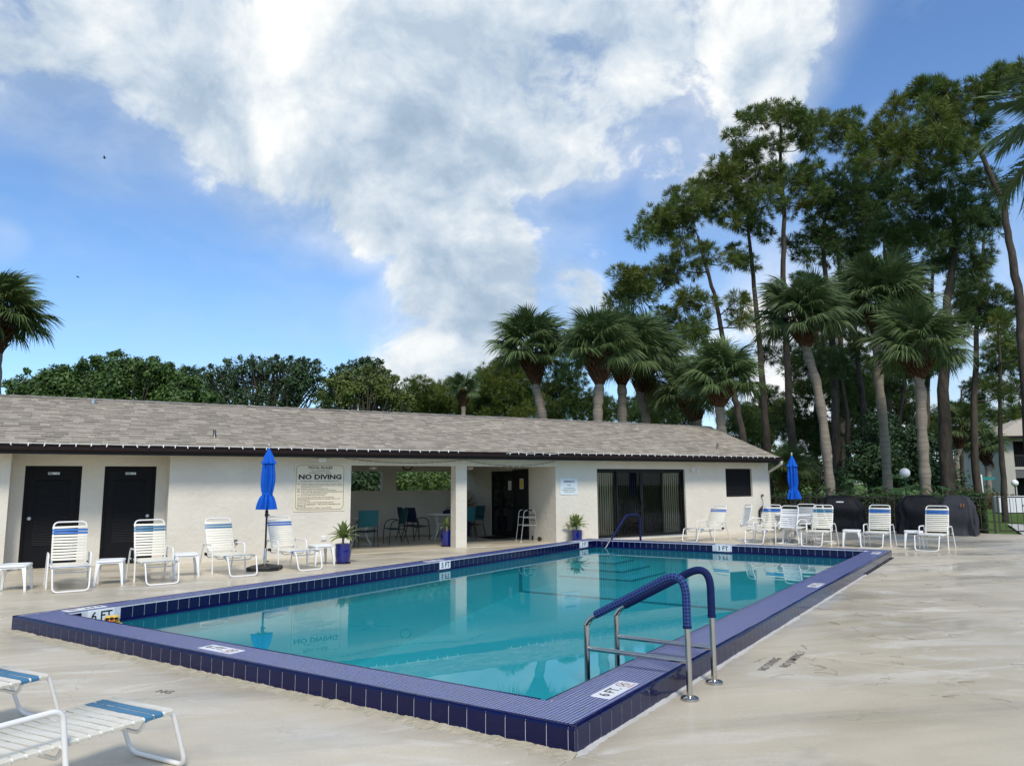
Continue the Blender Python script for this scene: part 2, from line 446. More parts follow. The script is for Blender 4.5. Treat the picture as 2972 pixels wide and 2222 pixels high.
def checked_sleeve():
    mm = MATS['sleeve_blue'].copy(); mm.name = 'sleeve_checked'; t = mm.node_tree; N = NT(t); bs = t.nodes['Principled BSDF']
    uv = N.n('ShaderNodeUVMap'); sp = N.n('ShaderNodeSeparateXYZ'); N.put(sp.inputs[0], uv.outputs[0])
    a = N.math('GREATER_THAN', N.math('FRACT', N.math('MULTIPLY', sp.outputs[0], 38.0)), .62)
    b = N.math('GREATER_THAN', N.math('FRACT', N.math('MULTIPLY', sp.outputs[1], 8.0)), .62)
    N.put(bs.inputs['Base Color'], N.mix(N.math('MAXIMUM', a, b), (.003,.007,.04,1), (.030,.065,.22,1)))
    MATS['sleeve_checked'] = mm
checked_sleeve()

def deck_mat():
    mm = bpy.data.materials.new('deck'); mm.use_nodes = True; t = mm.node_tree; N = NT(t); bs = t.nodes['Principled BSDF']
    tcn = N.n('ShaderNodeTexCoord'); ge = N.n('ShaderNodeNewGeometry'); v = ge.outputs['Position']
    rot = N.n('ShaderNodeVectorRotate', rotation_type='Z_AXIS'); N.put(rot.inputs[0], v); rot.inputs['Angle'].default_value = R(-12)
    vs = N.vmath('MULTIPLY', rot.outputs[0], (.35, 1.0, 1.0))
    big = N.noise(v, .28, 4, .55, .3)
    mid = N.noise(vs, 1.5, 6, .62, .6)
    streak = N.noise(N.vmath('MULTIPLY', rot.outputs[0], (.22, 2.2, 1)), 1.1, 6, .65, .5)
    fine = N.noise(v, 45, 4, .6)
    c = N.ramp(big, [(.30, (.50,.435,.315)), (.5, (.585,.515,.385)), (.68, (.43,.38,.285))])
    c = N.mix(N.maprange(mid, .50, .68, 0, .42), c, (.68,.62,.505,1))
    c = N.mix(N.maprange(streak, .50, .70, 0, .45), c, (.32,.295,.235,1))
    # worn remains of white paint
    wp = N.math('MULTIPLY', N.maprange(N.noise(vs, 2.2, 8, .7, 1.2), .52, .59), N.maprange(N.noise(v, .33, 2), .38, .58))
    c = N.mix(N.math('MULTIPLY', wp, .6), c, (.74,.70,.62,1))
    grime = N.maprange(N.noise(v, .75, 5, .6, .4), .56, .76, 0, .5)
    c = N.mix(grime, c, (.25,.23,.18,1))
    c = N.mix(N.maprange(fine, .35, .7, 0, .22), c, (.33,.295,.22,1))
    ck = N.n('ShaderNodeTexVoronoi', feature='DISTANCE_TO_EDGE'); ck.inputs['Scale'].default_value = .45
    wob = N.n('ShaderNodeTexNoise'); N.put(wob.inputs['Vector'], v); wob.inputs['Scale'].default_value = 3.0; wob.inputs['Detail'].default_value = 6
    N.put(ck.inputs['Vector'], N.vmath('ADD', v, N.vmath('SCALE', N.vmath('SUBTRACT', wob.outputs['Color'], (.5,.5,.5)), .5)))
    crack = N.math('MULTIPLY', N.maprange(ck.outputs['Distance'], .0, .003, .45, 0), N.maprange(N.noise(v, .5, 2), .5, .6))
    c = N.mix(crack, c, (.16,.145,.115,1))
    spk = N.maprange(N.noise(v, 160, 2, .5), .60, .70, 0, .35)
    c = N.mix(spk, c, (.28,.25,.19,1))
    N.put(bs.inputs['Base Color'], c)
    wet = N.noise(vs, .8, 4, .55, .4)
    N.put(bs.inputs['Roughness'], N.maprange(wet, .36, .60, .16, .50))
    bs.inputs['Specular IOR Level'].default_value = .5
    bn = N.n('ShaderNodeBump'); bn.inputs['Strength'].default_value = .22; bn.inputs['Distance'].default_value = .01
    N.put(bn.inputs['Height'], N.math('ADD', N.math('MULTIPLY', mid, .6), N.math('MULTIPLY', fine, .12)))
    t.links.new(bn.outputs[0], bs.inputs['Normal'])
    MATS['deck'] = mm
deck_mat()
M_ = MATS
# ================================================================== frames
PA = R(90 - 33.743)                       # pool: local x along the long right-hand edge
P0 = Vector((0.3606, 4.7011, 0))
PL, PWD, CW, HC = 13.8, 7.26, .3875, .1635
PU = Vector((math.cos(PA), math.sin(PA), 0)); PV = Vector((-math.sin(PA), math.cos(PA), 0))
def P2W(x, y, z=0.0): return P0 + PU * x + PV * y + Vector((0, 0, z))
def W2P(p): q = Vector((p[0], p[1], 0)) - P0; return q.dot(PU), q.dot(PV)
BA = R(90 - 59.630)                       # pool house: local x along its front
BT = Vector((math.cos(BA), math.sin(BA), 0)); BN = Vector((-math.sin(BA), math.cos(BA), 0))
BD_ = 17.333                              # distance of the front wall plane
def B2W(x, y, z=0.0): return BT * x + BN * y + Vector((0, 0, z))
def GB(px, py, z=0.0): p = G(px, py, z); return p.dot(BT), p.dot(BN)

# ------------------------------------------------------------------ ground
def ring(mb, x0, x1, y0, y1, hx0, hx1, hy0, hy1, z, T):
    for a, b, c, d in ((x0,x1,y0,hy0),(x0,x1,hy1,y1),(x0,hx0,hy0,hy1),(hx1,x1,hy0,hy1)):
        o = len(mb.v)
        mb.v += [tuple(T(x, y, z)) for x, y in ((a,c),(b,c),(b,d),(a,d))]; mb.f.append((o,o+1,o+2,o+3))
mb = MB(); ring(mb, -500, 700, -600, 600, .2, PL-.2, .2, PWD-.2, -.12, P2W)
tag(mb.build('ground', M_['grass']), 'grass covered ground around the pool house and pool', kind='structure')
XS = [-9,-6,-3,0,3.45,6.9,10.35,13.8,17,20.2,23.45]; YS = [-12,-9,-6,-3,0,3.63,7.26,9.6,12,14.5,17,20]
deck = MB(); slabs = []
for i in range(len(XS)-1):
    for j in range(len(YS)-1):
        x0, x1, y0, y1 = XS[i], XS[i+1], YS[j], YS[j+1]
        if x0 >= -.01 and x1 <= 13.81 and y0 >= -.01 and y1 <= 7.27: continue
        c = P2W((x0+x1)/2, (y0+y1)/2)
        if c.dot(BN) > 19.5 and c.dot(BT) < 19: continue
        slabs.append((x0,x1,y0,y1))
        o = len(deck.v); deck.v += [tuple(P2W(x,y,-.016)) for x,y in ((x0,y0),(x1,y0),(x1,y1),(x0,y1))]; deck.f.append((o,o+1,o+2,o+3))
dk = deck.build('deck', M_['mortar']); tag(dk, 'beige concrete pool deck with worn paint and wet sheen', kind='structure')
for x0,x1,y0,y1 in slabs:
    g = .0035
    s = MB(); w, h = (x1-x0)/2-g, (y1-y0)/2-g
    s.bbox(-w, w, -h, h, -.1, 0.0, .003)
    o = s.build('slab', M_['deck'], dk, loc=P2W((x0+x1)/2,(y0+y1)/2,0), rot=(0,0,PA))
tag(MB().add([tuple(P2W(x,y,-.05)) for x,y in ((23.6,-4.4),(31,-3.4),(31,-1.9),(23.6,-2.4))],[(0,1,2,3)]).build('path', M_['path']), 'pale concrete path beyond the pool gate', kind='structure')
tag(MB().add([tuple(P2W(x,y,-.08)) for x,y in ((52,-60),(60,-60),(66,60),(58,60))],[(0,1,2,3)]).build('road', M_['asphalt']), 'grey road beyond the pines', kind='structure')

# ------------------------------------------------------------------ swimming pool
pool = empty('swimming_pool', P0, PA, 'rectangular swimming pool with raised coping of navy and mosaic tiles', 'pool')
IX0, IX1, IY0, IY1 = CW, PL-CW, CW+.09, PWD-CW
core = MB()
ct = .160; ins = .0015
for e_, z0_, z1_ in ((ins, -.3, .137), (.006, .137, .1495), (.026, .1495, ct)):
    core.box(e_, IX0, e_, PWD-e_, z0_, z1_); core.box(IX1, PL-e_, e_, PWD-e_, z0_, z1_)
    core.box(IX0, IX1, IY1, PWD-e_, z0_, z1_); core.box(IX0, IX1, e_, CW, z0_, z1_)
core.add([(IX0,CW,.1595),(IX1,CW,.1595),(IX1,IY0,.136),(IX0,IY0,.136),(IX0,CW,-.3),(IX1,CW,-.3),(IX1,IY0,-.3),(IX0,IY0,-.3)],[(0,1,2,3),(3,2,6,7)])
core.build('coping', M_['grout'], pool)
def side_tile(w):
    def f():
        pr = [(0,.004),(0,.140),(.0035,.1515),(.012,.1600),(.022,.1635),(.030,.1635),(.030,.004)]
        n = len(pr); h = w/2
        vs = [(-h,y,z) for y,z in pr] + [(h,y,z) for y,z in pr]
        fs = [tuple(range(n)), tuple(range(2*n-1,n-1,-1))] + [(i,n+i,n+i+1,i+1) for i in range(n-1)]
        mb = MB(); mb.add(vs, fs); return mb.mesh('tile')
    return cached(('st', round(w,4)), f)
TP = .1525; TW = TP - .0045
MARK = []                                   # inner-face markers: (side, position)
MIN = {'BD': [(.80,.31),(7.30,.31),(12.85,.31)], 'DC': [(3.50,.31)]}
def row(side):
    L = {'AB': PWD, 'AC': PL, 'BD': PL-2*CW, 'DC': PWD-CW-IY0}[side]
    n = int(L/TP); rest = L - n*TP
    pos = [(rest*.5 if i == 0 else 0) for i in range(0)]
    a = rest/2
    cells = [(a + TP*(i+.5), TW) for i in range(n)]
    if rest > .02: cells = [(rest/4, rest/2-.004)] + cells + [(L-rest/4, rest/2-.004)]
    for c, w in cells:
        if side == 'AB': loc, rz, off = (0, c, 0), R(-90), 0
        elif side == 'AC': loc, rz = (c, 0, 0), 0
        elif side == 'BD': loc, rz = (IX0+c, IY1-.0018, 0), 0
        else: loc, rz = (IX1-.0018, IY0+c, 0), R(-90)
        t = loc[0] if side == 'BD' else loc[1]
        if any(abs(t-m)<h/2+.03 for m, h in MIN.get(side, [])): continue
        obj('tile', side_tile(round(w,3)), M_['tile_navy'], pool, loc=loc, rot=(0,0,rz))
for s in ('AB','AC','BD','DC'): row(s)
tr = MB()      # unseen outer faces, inner trim and the water-line ledge
tr.box(0, PL-.031, PWD-.031, PWD, .004, .1622); tr.box(PL-.031, PL, .031, PWD, .004, .1620)
tr.build('outer_tiling', M_['tile_navy'], pool)
tr = MB()
tr.box(IX0-.001, IX0+.012, IY0, IY1, -.16, .1622); tr.box(IX0, IX1, IY0-.006, IY0+.006, -.16, .139)
tr.build('inner_trim', M_['tile_navy'], pool)
tr = MB()
for (a, b) in (((IX0, IY1), (IX1, IY1)), ((IX1, IY1), (IX1, IY0))):
    a, b = Vector((*a,0)), Vector((*b,0)); nrm = Vector((0,-1,0)) if a.y == b.y else Vector((-1,0,0))
    pr = [(-.02,.018),(.018,.012),(.040,.000),(.046,-.02),(.046,-.16),(-.02,-.16)]
    vs = [a+nrm*d+Vector((0,0,z)) for d,z in pr] + [b+nrm*d+Vector((0,0,z)) for d,z in pr]
    tr.add(vs, [(i,i+1,7+i,6+i) for i in range(5)])
tr.build('waterline_ledge', M_['tile_navy'], pool)

# mosaic on the coping top
TOPM = [(.87,.155,.46,.15,0),(7.27,.155,.46,.15,0),(12.95,.18,.42,.15,0),(.19,3.69,.46,.15,-90),(.70,PWD-.19,.46,.15,180),(7.20,PWD-.19,.46,.15,180),(12.75,PWD-.19,.42,.15,180),(PL-.19,3.50,.46,.15,90)]
mp = .0275; q = .0247
cells = []
def fill(x0,x1,y0,y1,slope=False):
    xs = np.arange(x0+mp/2, x1-mp/2+1e-6, mp); ys = np.arange(y0+mp/2, y1-mp/2+1e-6, mp)
    X, Y = np.meshgrid(xs, ys); X = X.ravel(); Y = Y.ravel(); k = np.ones(len(X), bool)
    for mx, my, w, h, a in TOPM:
        ww, hh = (w,h) if a in (0,180) else (h,w)
        k &= ~((abs(X-mx) < ww/2+.006) & (abs(Y-my) < hh/2+.006))
    z = np.full(len(X), .1606)
    tilt = np.zeros(len(X))
    if slope: z = .1595-(Y-CW)*(.0235/.09)+.0012; tilt[:] = -.0235/.09; z -= .0008
    cells.append(np.stack([X[k],Y[k],z[k],tilt[k]],1))
fill(.030, IX0+1e-4, .030, PWD-.030); fill(IX1, PL-.030+1e-4, .030, PWD-.030)
fill(IX0, IX1, .030, CW+1e-4); fill(IX0, IX1, IY1, PWD-.030+1e-4)
fill(IX0+mp, IX1, CW, IY0-.004, True)
cells = np.concatenate(cells)
dcam = (cells[:,0]+4.11)**2 + (cells[:,1]+2.31)**2
order = np.argsort(dcam); near, far = cells[order[:290]], cells[order[290:]]
h = q/2
mb = MB(); b = .0015
mb.add([(-h,-h,-.0012),(h,-h,-.0012),(h,h,-.0012),(-h,h,-.0012),(-h+b,-h+b,0),(h-b,-h+b,0),(h-b,h-b,0),(-h+b,h-b,0)],[(4,5,6,7),(0,1,5,4),(1,2,6,5),(2,3,7,6),(3,0,4,7)])
mt = mb.mesh('mosaic_tile')
for x,y,z,t in near:
    obj('mosaic_tile', mt, M_['mosaic'], pool, loc=(x,y,z), rot=(math.atan(t),0,0))
u8 = np.array([(-h,-h,-.0012),(h,-h,-.0012),(h,h,-.0012),(-h,h,-.0012),(-h+b,-h+b,0),(h-b,-h+b,0),(h-b,h-b,0),(-h+b,h-b,0)])
V = np.repeat(far[:,None,:3], 8, 1) + u8[None]
V[:,:,2] += u8[None,:,1]*far[:,3][:,None]
Fq = np.array([(4,5,6,7),(0,1,5,4),(1,2,6,5),(2,3,7,6),(3,0,4,7)])
Fm = (np.arange(len(far))[:,None,None]*8 + Fq[None]).reshape(-1,4)
tag(obj('mosaic_field', tri_mesh('mosaic_field', V.reshape(-1,3), Fm), M_['mosaic'], pool), kind='stuff')

# depth markers
def nodive(parent, x, y, r, z):
    s = MB(); k = 8
    for a in range(k):
        t0, t1 = 2*math.pi*(a+.5)/k, 2*math.pi*(a+1.5)/k
        p = [(x+rr*math.cos(t),y+rr*math.sin(t),z) for rr,t in ((r,t0),(r,t1),(r*.84,t1),(r*.84,t0))]
        s.add(p, [(0,1,2,3)])
    s.build('warning_ring', M_['ink_red'], parent)
    s = MB()
    for a in (40, 140):
        c, d = math.cos(R(a)), math.sin(R(a)); w = r*.07
        s.add([(x-c*r*.7-d*w,y-d*r*.7+c*w,z),(x-c*r*.7+d*w,y-d*r*.7-c*w,z),(x+c*r*.7+d*w,y+d*r*.7-c*w,z),(x+c*r*.7-d*w,y+d*r*.7+c*w,z)],[(0,1,2,3)])
    s.build('warning_cross', M_['ink'], parent)
FT = ['6 FT.','5 FT.','3 FT.','6 FT.','6 FT.','5 FT.','3 FT.','3 FT.']
for (x,y,w,h,a), txt in zip(TOPM, FT):
    s = MB(); s.bbox(-w/2,w/2,-h/2,h/2,-.002,.0025,.001)
    p = s.build('depth_marker', M_['marker_white'], pool, loc=(x,y,.1615), rot=(0,0,R(a)))
    obj('lettering', cp(text_mesh(txt,.115,.0016,width=w*.50,res=3)), M_['ink'], p, loc=(-w*.17,0,.0035))
    nodive(p, w*.30, h*.06, h*.36, .0035)
    obj('small_lettering', cp(text_mesh('NO DIVING',.022,.0002)), M_['ink_red'], p, loc=(w*.30,-h*.40,.0035))
for side, lst, txts in (('BD', MIN['BD'], ['6 FT','5 FT','3 FT']), ('DC', MIN['DC'], ['3 FT'])):
    for (c,w), txt in zip(lst, txts):
        s = MB(); s.bbox(-w/2,w/2,-.077,.077,-.03,.004,.003)
        loc, rot = ((c, IY1-.006, .082), (R(90),0,0)) if side == 'BD' else ((IX1-.006, c, .082), (R(90),0,R(-90)))
        p = s.build('depth_marker', M_['marker_white'], pool, loc=loc, rot=rot)
        obj('lettering', cp(text_mesh(txt,.140,.0022,width=w*.80,res=3)), M_['ink'], p, loc=(0,.0,.006))

# mortar fillet at the foot of the coping
def fillet(a, b, nrm, seg, wd, hgt=.022):
    mb = MB(); a, b, nrm = Vector(a), Vector(b), Vector(nrm)
    ww = [random.random() for _ in range(seg+8)]; hh_ = [random.random() for _ in range(seg+8)]
    sm = lambda l, i: .25*sum(l[i+k] for k in range(4)) + .35*(l[i]-.5) + .25*math.sin(i*.11)*.5
    for i in range(seg+1):
        p = a.lerp(b, i/seg); w = wd*max(.25, .35+.9*sm(ww,i)); hh = hgt*max(.3, .5+.7*sm(hh_,i))
        mb.v += [tuple(p - nrm*.004 + Vector((0,0,hh))), tuple(p + nrm*w*.30 + Vector((0,0,hh*.62))), tuple(p + nrm*w*.65 + Vector((0,0,hh*.28))), tuple(p + nrm*w + Vector((0,0,.0005)))]
        if i: k = i*4; mb.f += [(k-4,k-3,k+1,k),(k-3,k-2,k+2,k+1),(k-2,k-1,k+3,k+2)]
    return mb
fillet((0,PWD+.02,0),(0,-.02,0),(-1,0,0),420,.13,.020).build('mortar_fillet', M_['mortar'], pool, smooth=60)
fillet((-.02,0,0),(PL+.02,0,0),(0,-1,0),800,.045,.012).build('mortar_fillet', M_['path'], pool, smooth=60)
s = MB(); s.box(10.4, PL+.03, -.035, -.004, .001, .010); s.build('joint_strip', M_['rubber'], pool)

# basin
s = MB(); zf = lambda x: -1.30 if x < 5 else (-1.30 + (x-5)/(9.9-5)*.58 if x < 9.9 else -.72)
xs = [IX0, 5, 9.9, IX1]
for y0_, y1_ in ((IY0, IY1),):
    for a, b_ in zip(xs[:-1], xs[1:]):
        s.add([(a,y0_,zf(a)),(b_,y0_,zf(b_)),(b_,y1_,zf(b_)),(a,y1_,zf(a))],[(0,1,2,3)])
        s.add([(a,y1_,zf(a)),(b_,y1_,zf(b_)),(b_,y1_,-.15),(a,y1_,-.15)],[(0,1,2,3)])
        s.add([(a,y0_,zf(a)),(a,y0_,-.15),(b_,y0_,-.15),(b_,y0_,zf(b_))],[(0,1,2,3)])
s.add([(IX1,IY0,-.72),(IX1,IY0,-.15),(IX1,IY1,-.15),(IX1,IY1,-.72)],[(0,1,2,3)])
s.add([(IX0,IY0,-1.3),(IX0,IY1,-1.3),(IX0,IY1,-.15),(IX0,IY0,-.15)],[(0,1,2,3)])
s.build('basin', M_['plaster'], pool)
s = MB(); s.box(9.86, 9.96, IY0+.01, IY1-.01, -.75, -.700); s.box(9.86, 9.96, IY1-.02, IY1-.002, -.71, -.16)
s.build('slope_line', M_['tile_navy'], pool)
for k, (sz, z) in enumerate(((.75,-.14),(1.15,-.27),(1.55,-.40),(1.95,-.53))):
    s = MB(); s.box(IX1-sz, IX1-.002, IY1-sz, IY1-.002, -.72+.001*k, z)
    st = s.build('step', M_['plaster'], pool)
    n_ = MB(); n_.box(IX1-sz-.002, IX1-sz+.045, IY1-sz-.002, IY1-.05, z-.03, z+.004); n_.box(IX1-sz+.045, IX1-.05, IY1-sz-.002, IY1-sz+.045, z-.03, z+.004)
    n_.build('nosing', M_['tile_navy'], st)
WZ = -.02
s = MB(); s.add([(IX0-.01,IY0-.01,0),(IX1+.01,IY0-.01,0),(IX1+.01,IY1+.01,0),(IX0-.01,IY1+.01,0)],[(0,1,2,3)])
tag(s.build('water', M_['water'], loc=P2W(0,0,WZ), rot=(0,0,PA)), 'clear turquoise water in the swimming pool', kind='structure')

# painted lettering on the deck
def deck_text(body, px, py, size, rot, width=None):
    p = G(px, py)
    o = obj('deck_lettering', cp(text_mesh(body, size, .001, width=width)), M_['paint_faded'], loc=(p.x,p.y,.004), rot=(0,0,rot))
    return o
tx, ty = W2P(G(2236,1925))
o = deck_text('NO DIVING', 2236, 1926, .105, PA); tag(o, 'faded stencilled NO DIVING lettering on the deck', 'lettering')
o = deck_text('NO JUMPING', 2300, 1915, .105, PA); tag(o, 'faded stencilled NO JUMPING lettering on the deck', 'lettering')
o = deck_text('NG', 478, 2007, .10, PA+R(-75)); tag(o, 'worn stencilled NG lettering beside the flat lounger', 'lettering')
# ================================================================== pool house
OFF = (9.0, BD_, 0.0)
house = empty('pool_house', B2W(9.0, BD_), BA, 'long low stucco pool house with brown gutter and grey shingle roof', 'building')
def hb(mb, name, mt, smooth=None, parent=None): return mb.build(name, M_[mt], parent or house, smooth, off=OFF)
X0, X1 = -7.0, 20.03; D = BD_; WT = 2.34; BK = 22.6; T = .2
RX0, RX1, RY = -1.02, 1.78, D+.57
EY, EZ = D-.50, 2.425; RDY, RDZ = 19.85, 3.63; SLP = (RDZ-EZ)/(RDY-EY); XR = 19.97
w = MB()
w.box(X0, RX0, D, D+T, 0, WT)
w.box(RX0-T, RX0, D+T, RY+T, 0, WT); w.box(RX1, RX1+T, D+T, RY+T, 0, WT)
DL = [(-.81,.18),(.59,1.575)]; DH = 2.03
for a, b in ((RX0,DL[0][0]),(DL[0][1],DL[1][0]),(DL[1][1],RX1)): w.box(a, b, RY, RY+T, 0, WT)
for a, b in DL: w.box(a, b, RY, RY+T, DH, WT)
w.box(RX1, 5.72, D, D+T, 0, WT)
w.box(5.72, 11.53, D, D+.28, 2.07, WT)
SL = (12.95, 16.31, 2.02); LV = (18.05, 19.25, 1.15, 2.05)
w.box(11.53, SL[0], D, D+T, 0, WT); w.box(SL[0], SL[1], D, D+T, SL[2], WT); w.box(SL[1], LV[0], D, D+T, 0, WT)
w.box(LV[0], LV[1], D, D+T, 0, LV[2]); w.box(LV[0], LV[1], D, D+T, LV[3], WT); w.box(LV[1], X1, D, D+T, 0, WT)
w.box(X1-T, X1, D+T, BK, 0, WT); w.box(X0, X0+T, D+T, BK, 0, WT)
w.add([(X1-.02,D,WT),(X1-.02,BK,WT),(X1-.02,19.96,3.55),(X1,D,WT),(X1,BK,WT),(X1,19.96,3.55)],[(0,2,1),(3,4,5),(0,3,5,2),(1,2,5,4)])
# pavilion: left, right and rear walls
w.box(5.52, 5.72, D+T, BK, 0, WT)
SD = (18.76, 19.66, 21.10, 2.04)
w.box(11.53, 11.73, D+T, SD[0], 0, WT); w.box(11.53, 11.73, SD[2], BK, 0, WT); w.box(11.53, 11.73, SD[0], SD[2], SD[3], WT)
WB, WTp = 1.42, 2.03
w.box(X0, 11.53, BK, BK+T, 0, WB); w.box(11.53, X1, BK, BK+T, 0, WT); w.box(X0, 11.53, BK, BK+T, WTp, WT)
w.box(X0, 5.9, BK, BK+T, WB, WTp); w.box(8.48, 8.95, BK, BK+T, WB, WTp)
hb(w, 'wall', 'stucco')
w = MB(); w.box(8.48, 8.79, D, D+.30, .012, 2.07); hb(w, 'column', 'stucco')
w = MB(); w.box(5.72, 11.53, D-.02, BK, -.02, .012); w.box(RX0, RX1, D, RY, -.02, .006); w.box(11.73, X1-T, D+T, BK, -.02, .012); hb(w, 'floor', 'deck')
w = MB(); w.box(X0, XR-.02, EY+.012, D+.001, 2.245, 2.26); hb(w, 'soffit', 'soffit')
w = MB(); w.box(5.72, 11.53, D+.28, BK, 2.25, 2.28); w.box(11.73, X1-T, D+T, BK, 2.25, 2.28); w.box(RX0, RX1, D+.001, RY, 2.25, 2.28); hb(w, 'ceiling', 'soffit')
# gutter and fascia
w = MB(); pr = [(EY-.02,2.285),(EY-.09,2.285),(EY-.105,2.31),(EY-.105,2.375),(EY-.125,2.395),(EY-.125,2.412),(EY-.115,2.412),(EY-.095,2.385),(EY-.02,2.40)]
n_ = len(pr); w.add([(X0,y,z) for y,z in pr]+[(XR+.10,y,z) for y,z in pr],[(i,i+1,n_+i+1,n_+i) for i in range(n_-1)]+[tuple(range(n_)),tuple(range(2*n_-1,n_-1,-1))]); hb(w, 'gutter', 'gutter')
w = MB(); w.box(X0, XR, EY-.02, EY+.01, 2.226, 2.42); hb(w, 'fascia', 'fascia')
# roof deck
th = math.atan(SLP); cs, sn = math.cos(th), math.sin(th)
def RP(x, s, up=0.0): return (x, EY-.06+s*cs-up*sn, EZ-.024+s*sn+up*cs)
SLEN = (RDY-EY+.06)/cs
w = MB(); a = [RP(X0,0,-.02),RP(XR,0,-.02),RP(XR,SLEN,-.02),RP(X0,SLEN,-.02)]; b = [RP(X0,0,0),RP(XR,0,0),RP(XR,SLEN,0),RP(X0,SLEN,0)]
w.add(a+b,[(0,3,2,1),(4,5,6,7),(0,1,5,4),(1,2,6,5),(2,3,7,6),(3,0,4,7)])
back = [(X0,RDY,RDZ),(XR,RDY,RDZ),(XR,BK+.6,EZ-.03),(X0,BK+.6,EZ-.03)]
w.add(back+[(x,y,z-.03) for x,y,z in back],[(0,1,2,3),(7,6,5,4)])
roof = hb(w, 'roof', 'shingle_under')
# shingles: laminated tabs of uneven width
course = .148; nco = int(SLEN/course); tabs = []
for c in range(nco+1):
    x = -3.0 + random.random()*.3; s0 = c*course
    ln = min(course+.03, SLEN-s0)
    if ln < .05: continue
    while x < XR-.02:
        wd = random.choice((.13,.17,.20,.26,.32))*random.uniform(.85,1.15); wd = min(wd, XR-x)
        raised = random.random() < .52
        tabs.append((x, wd, s0, ln, raised)); x += wd + .003
def tabpts(x, wd, s0, ln, raised):
    t0 = .024 if raised else .011
    base = -.001; jit = random.uniform(-.006,.006)
    return [RP(x,s0+jit,base),RP(x+wd,s0+jit,base),RP(x+wd,s0+ln,base),RP(x,s0+ln,base),RP(x,s0+jit,t0),RP(x+wd,s0+jit,t0),RP(x+wd,s0+ln,.0015),RP(x,s0+ln,.0015)]
TF = [(4,5,6,7),(0,1,5,4),(1,2,6,5),(3,0,4,7)]
def tabdist(t): p = RP(t[0],t[2]); q = B2W(p[0],p[1],p[2]); return q.length/(t[1]**.5)
vis = [t for t in tabs if t[0] > -1.6]
vis.sort(key=tabdist); ind = set(id(t) for t in vis[:290])
um = MB(); um.add([(0,0,0),(1,0,0),(1,1,0),(0,1,0),(0,0,1),(1,0,1),(1,1,.12),(0,1,.12)], TF); um = um.mesh('shingle')
rest = MB()
for t in tabs:
    if id(t) in ind:
        p = RP(t[0], t[2]+random.uniform(-.006,.006), -.001)
        obj('shingle', um, M_['shingle'], roof, loc=(p[0]-OFF[0],p[1]-OFF[1],p[2]), rot=(th,0,0), scale=(t[1],t[3],.025 if t[4] else .012))
    else: rest.add(tabpts(*t), TF)
tag(hb(rest, 'shingle_field', 'shingle', parent=roof), kind='stuff')
w = MB(); x = X0
while x < XR-.1:
    j = random.uniform(-.004,.004)
    w.add([(x,RDY-.13,RDZ-.052+.012+j),(x+.33,RDY-.13,RDZ-.052+.004+j),(x+.33,RDY,RDZ+.010),(x,RDY,RDZ+.018),(x,RDY+.13,RDZ-.04),(x+.33,RDY+.13,RDZ-.044),(x,RDY-.13,RDZ-.06),(x+.33,RDY-.13,RDZ-.06)],[(0,1,2,3),(3,2,5,4),(6,7,1,0),(6,0,3)]); x += .30
tag(hb(w, 'ridge_cap', 'ridge', parent=roof), kind='stuff')
w = MB(); w.box(X0, 17.6, RDY-.155, RDY-.13, RDZ-.068, RDZ-.035); hb(w, 'ridge_vent', 'fascia', parent=roof)
for (vx, vy, vz, r_, h_) in ((.32,19.47,3.46,.055,.15),(2.64,17.39,2.64,.035,.20),(17.84,17.42,2.66,.03,.22)):
    w = MB(); w.lathe([(r_*1.9,0),(r_*1.7,.02),(r_,.05),(r_,h_),(r_*.8,h_),(r_*.8,h_-.05),(0,h_-.05)],14, Matrix.Translation((vx,vy,vz-.03))); hb(w, 'vent_pipe', 'aluminium' if r_>.05 else 'steel_worn', 40, roof)
# downspout elbow at the right-hand corner
w = MB(); w.tube(arc_path([(XR+.06,EY-.06,2.30),(XR+.06,EY-.06,2.20),(X1+.05,D+.06,1.93),(X1+.05,D+.06,.05)],[.07,.07],5), .045, 10); hb(w, 'downspout', 'soffit', 60)
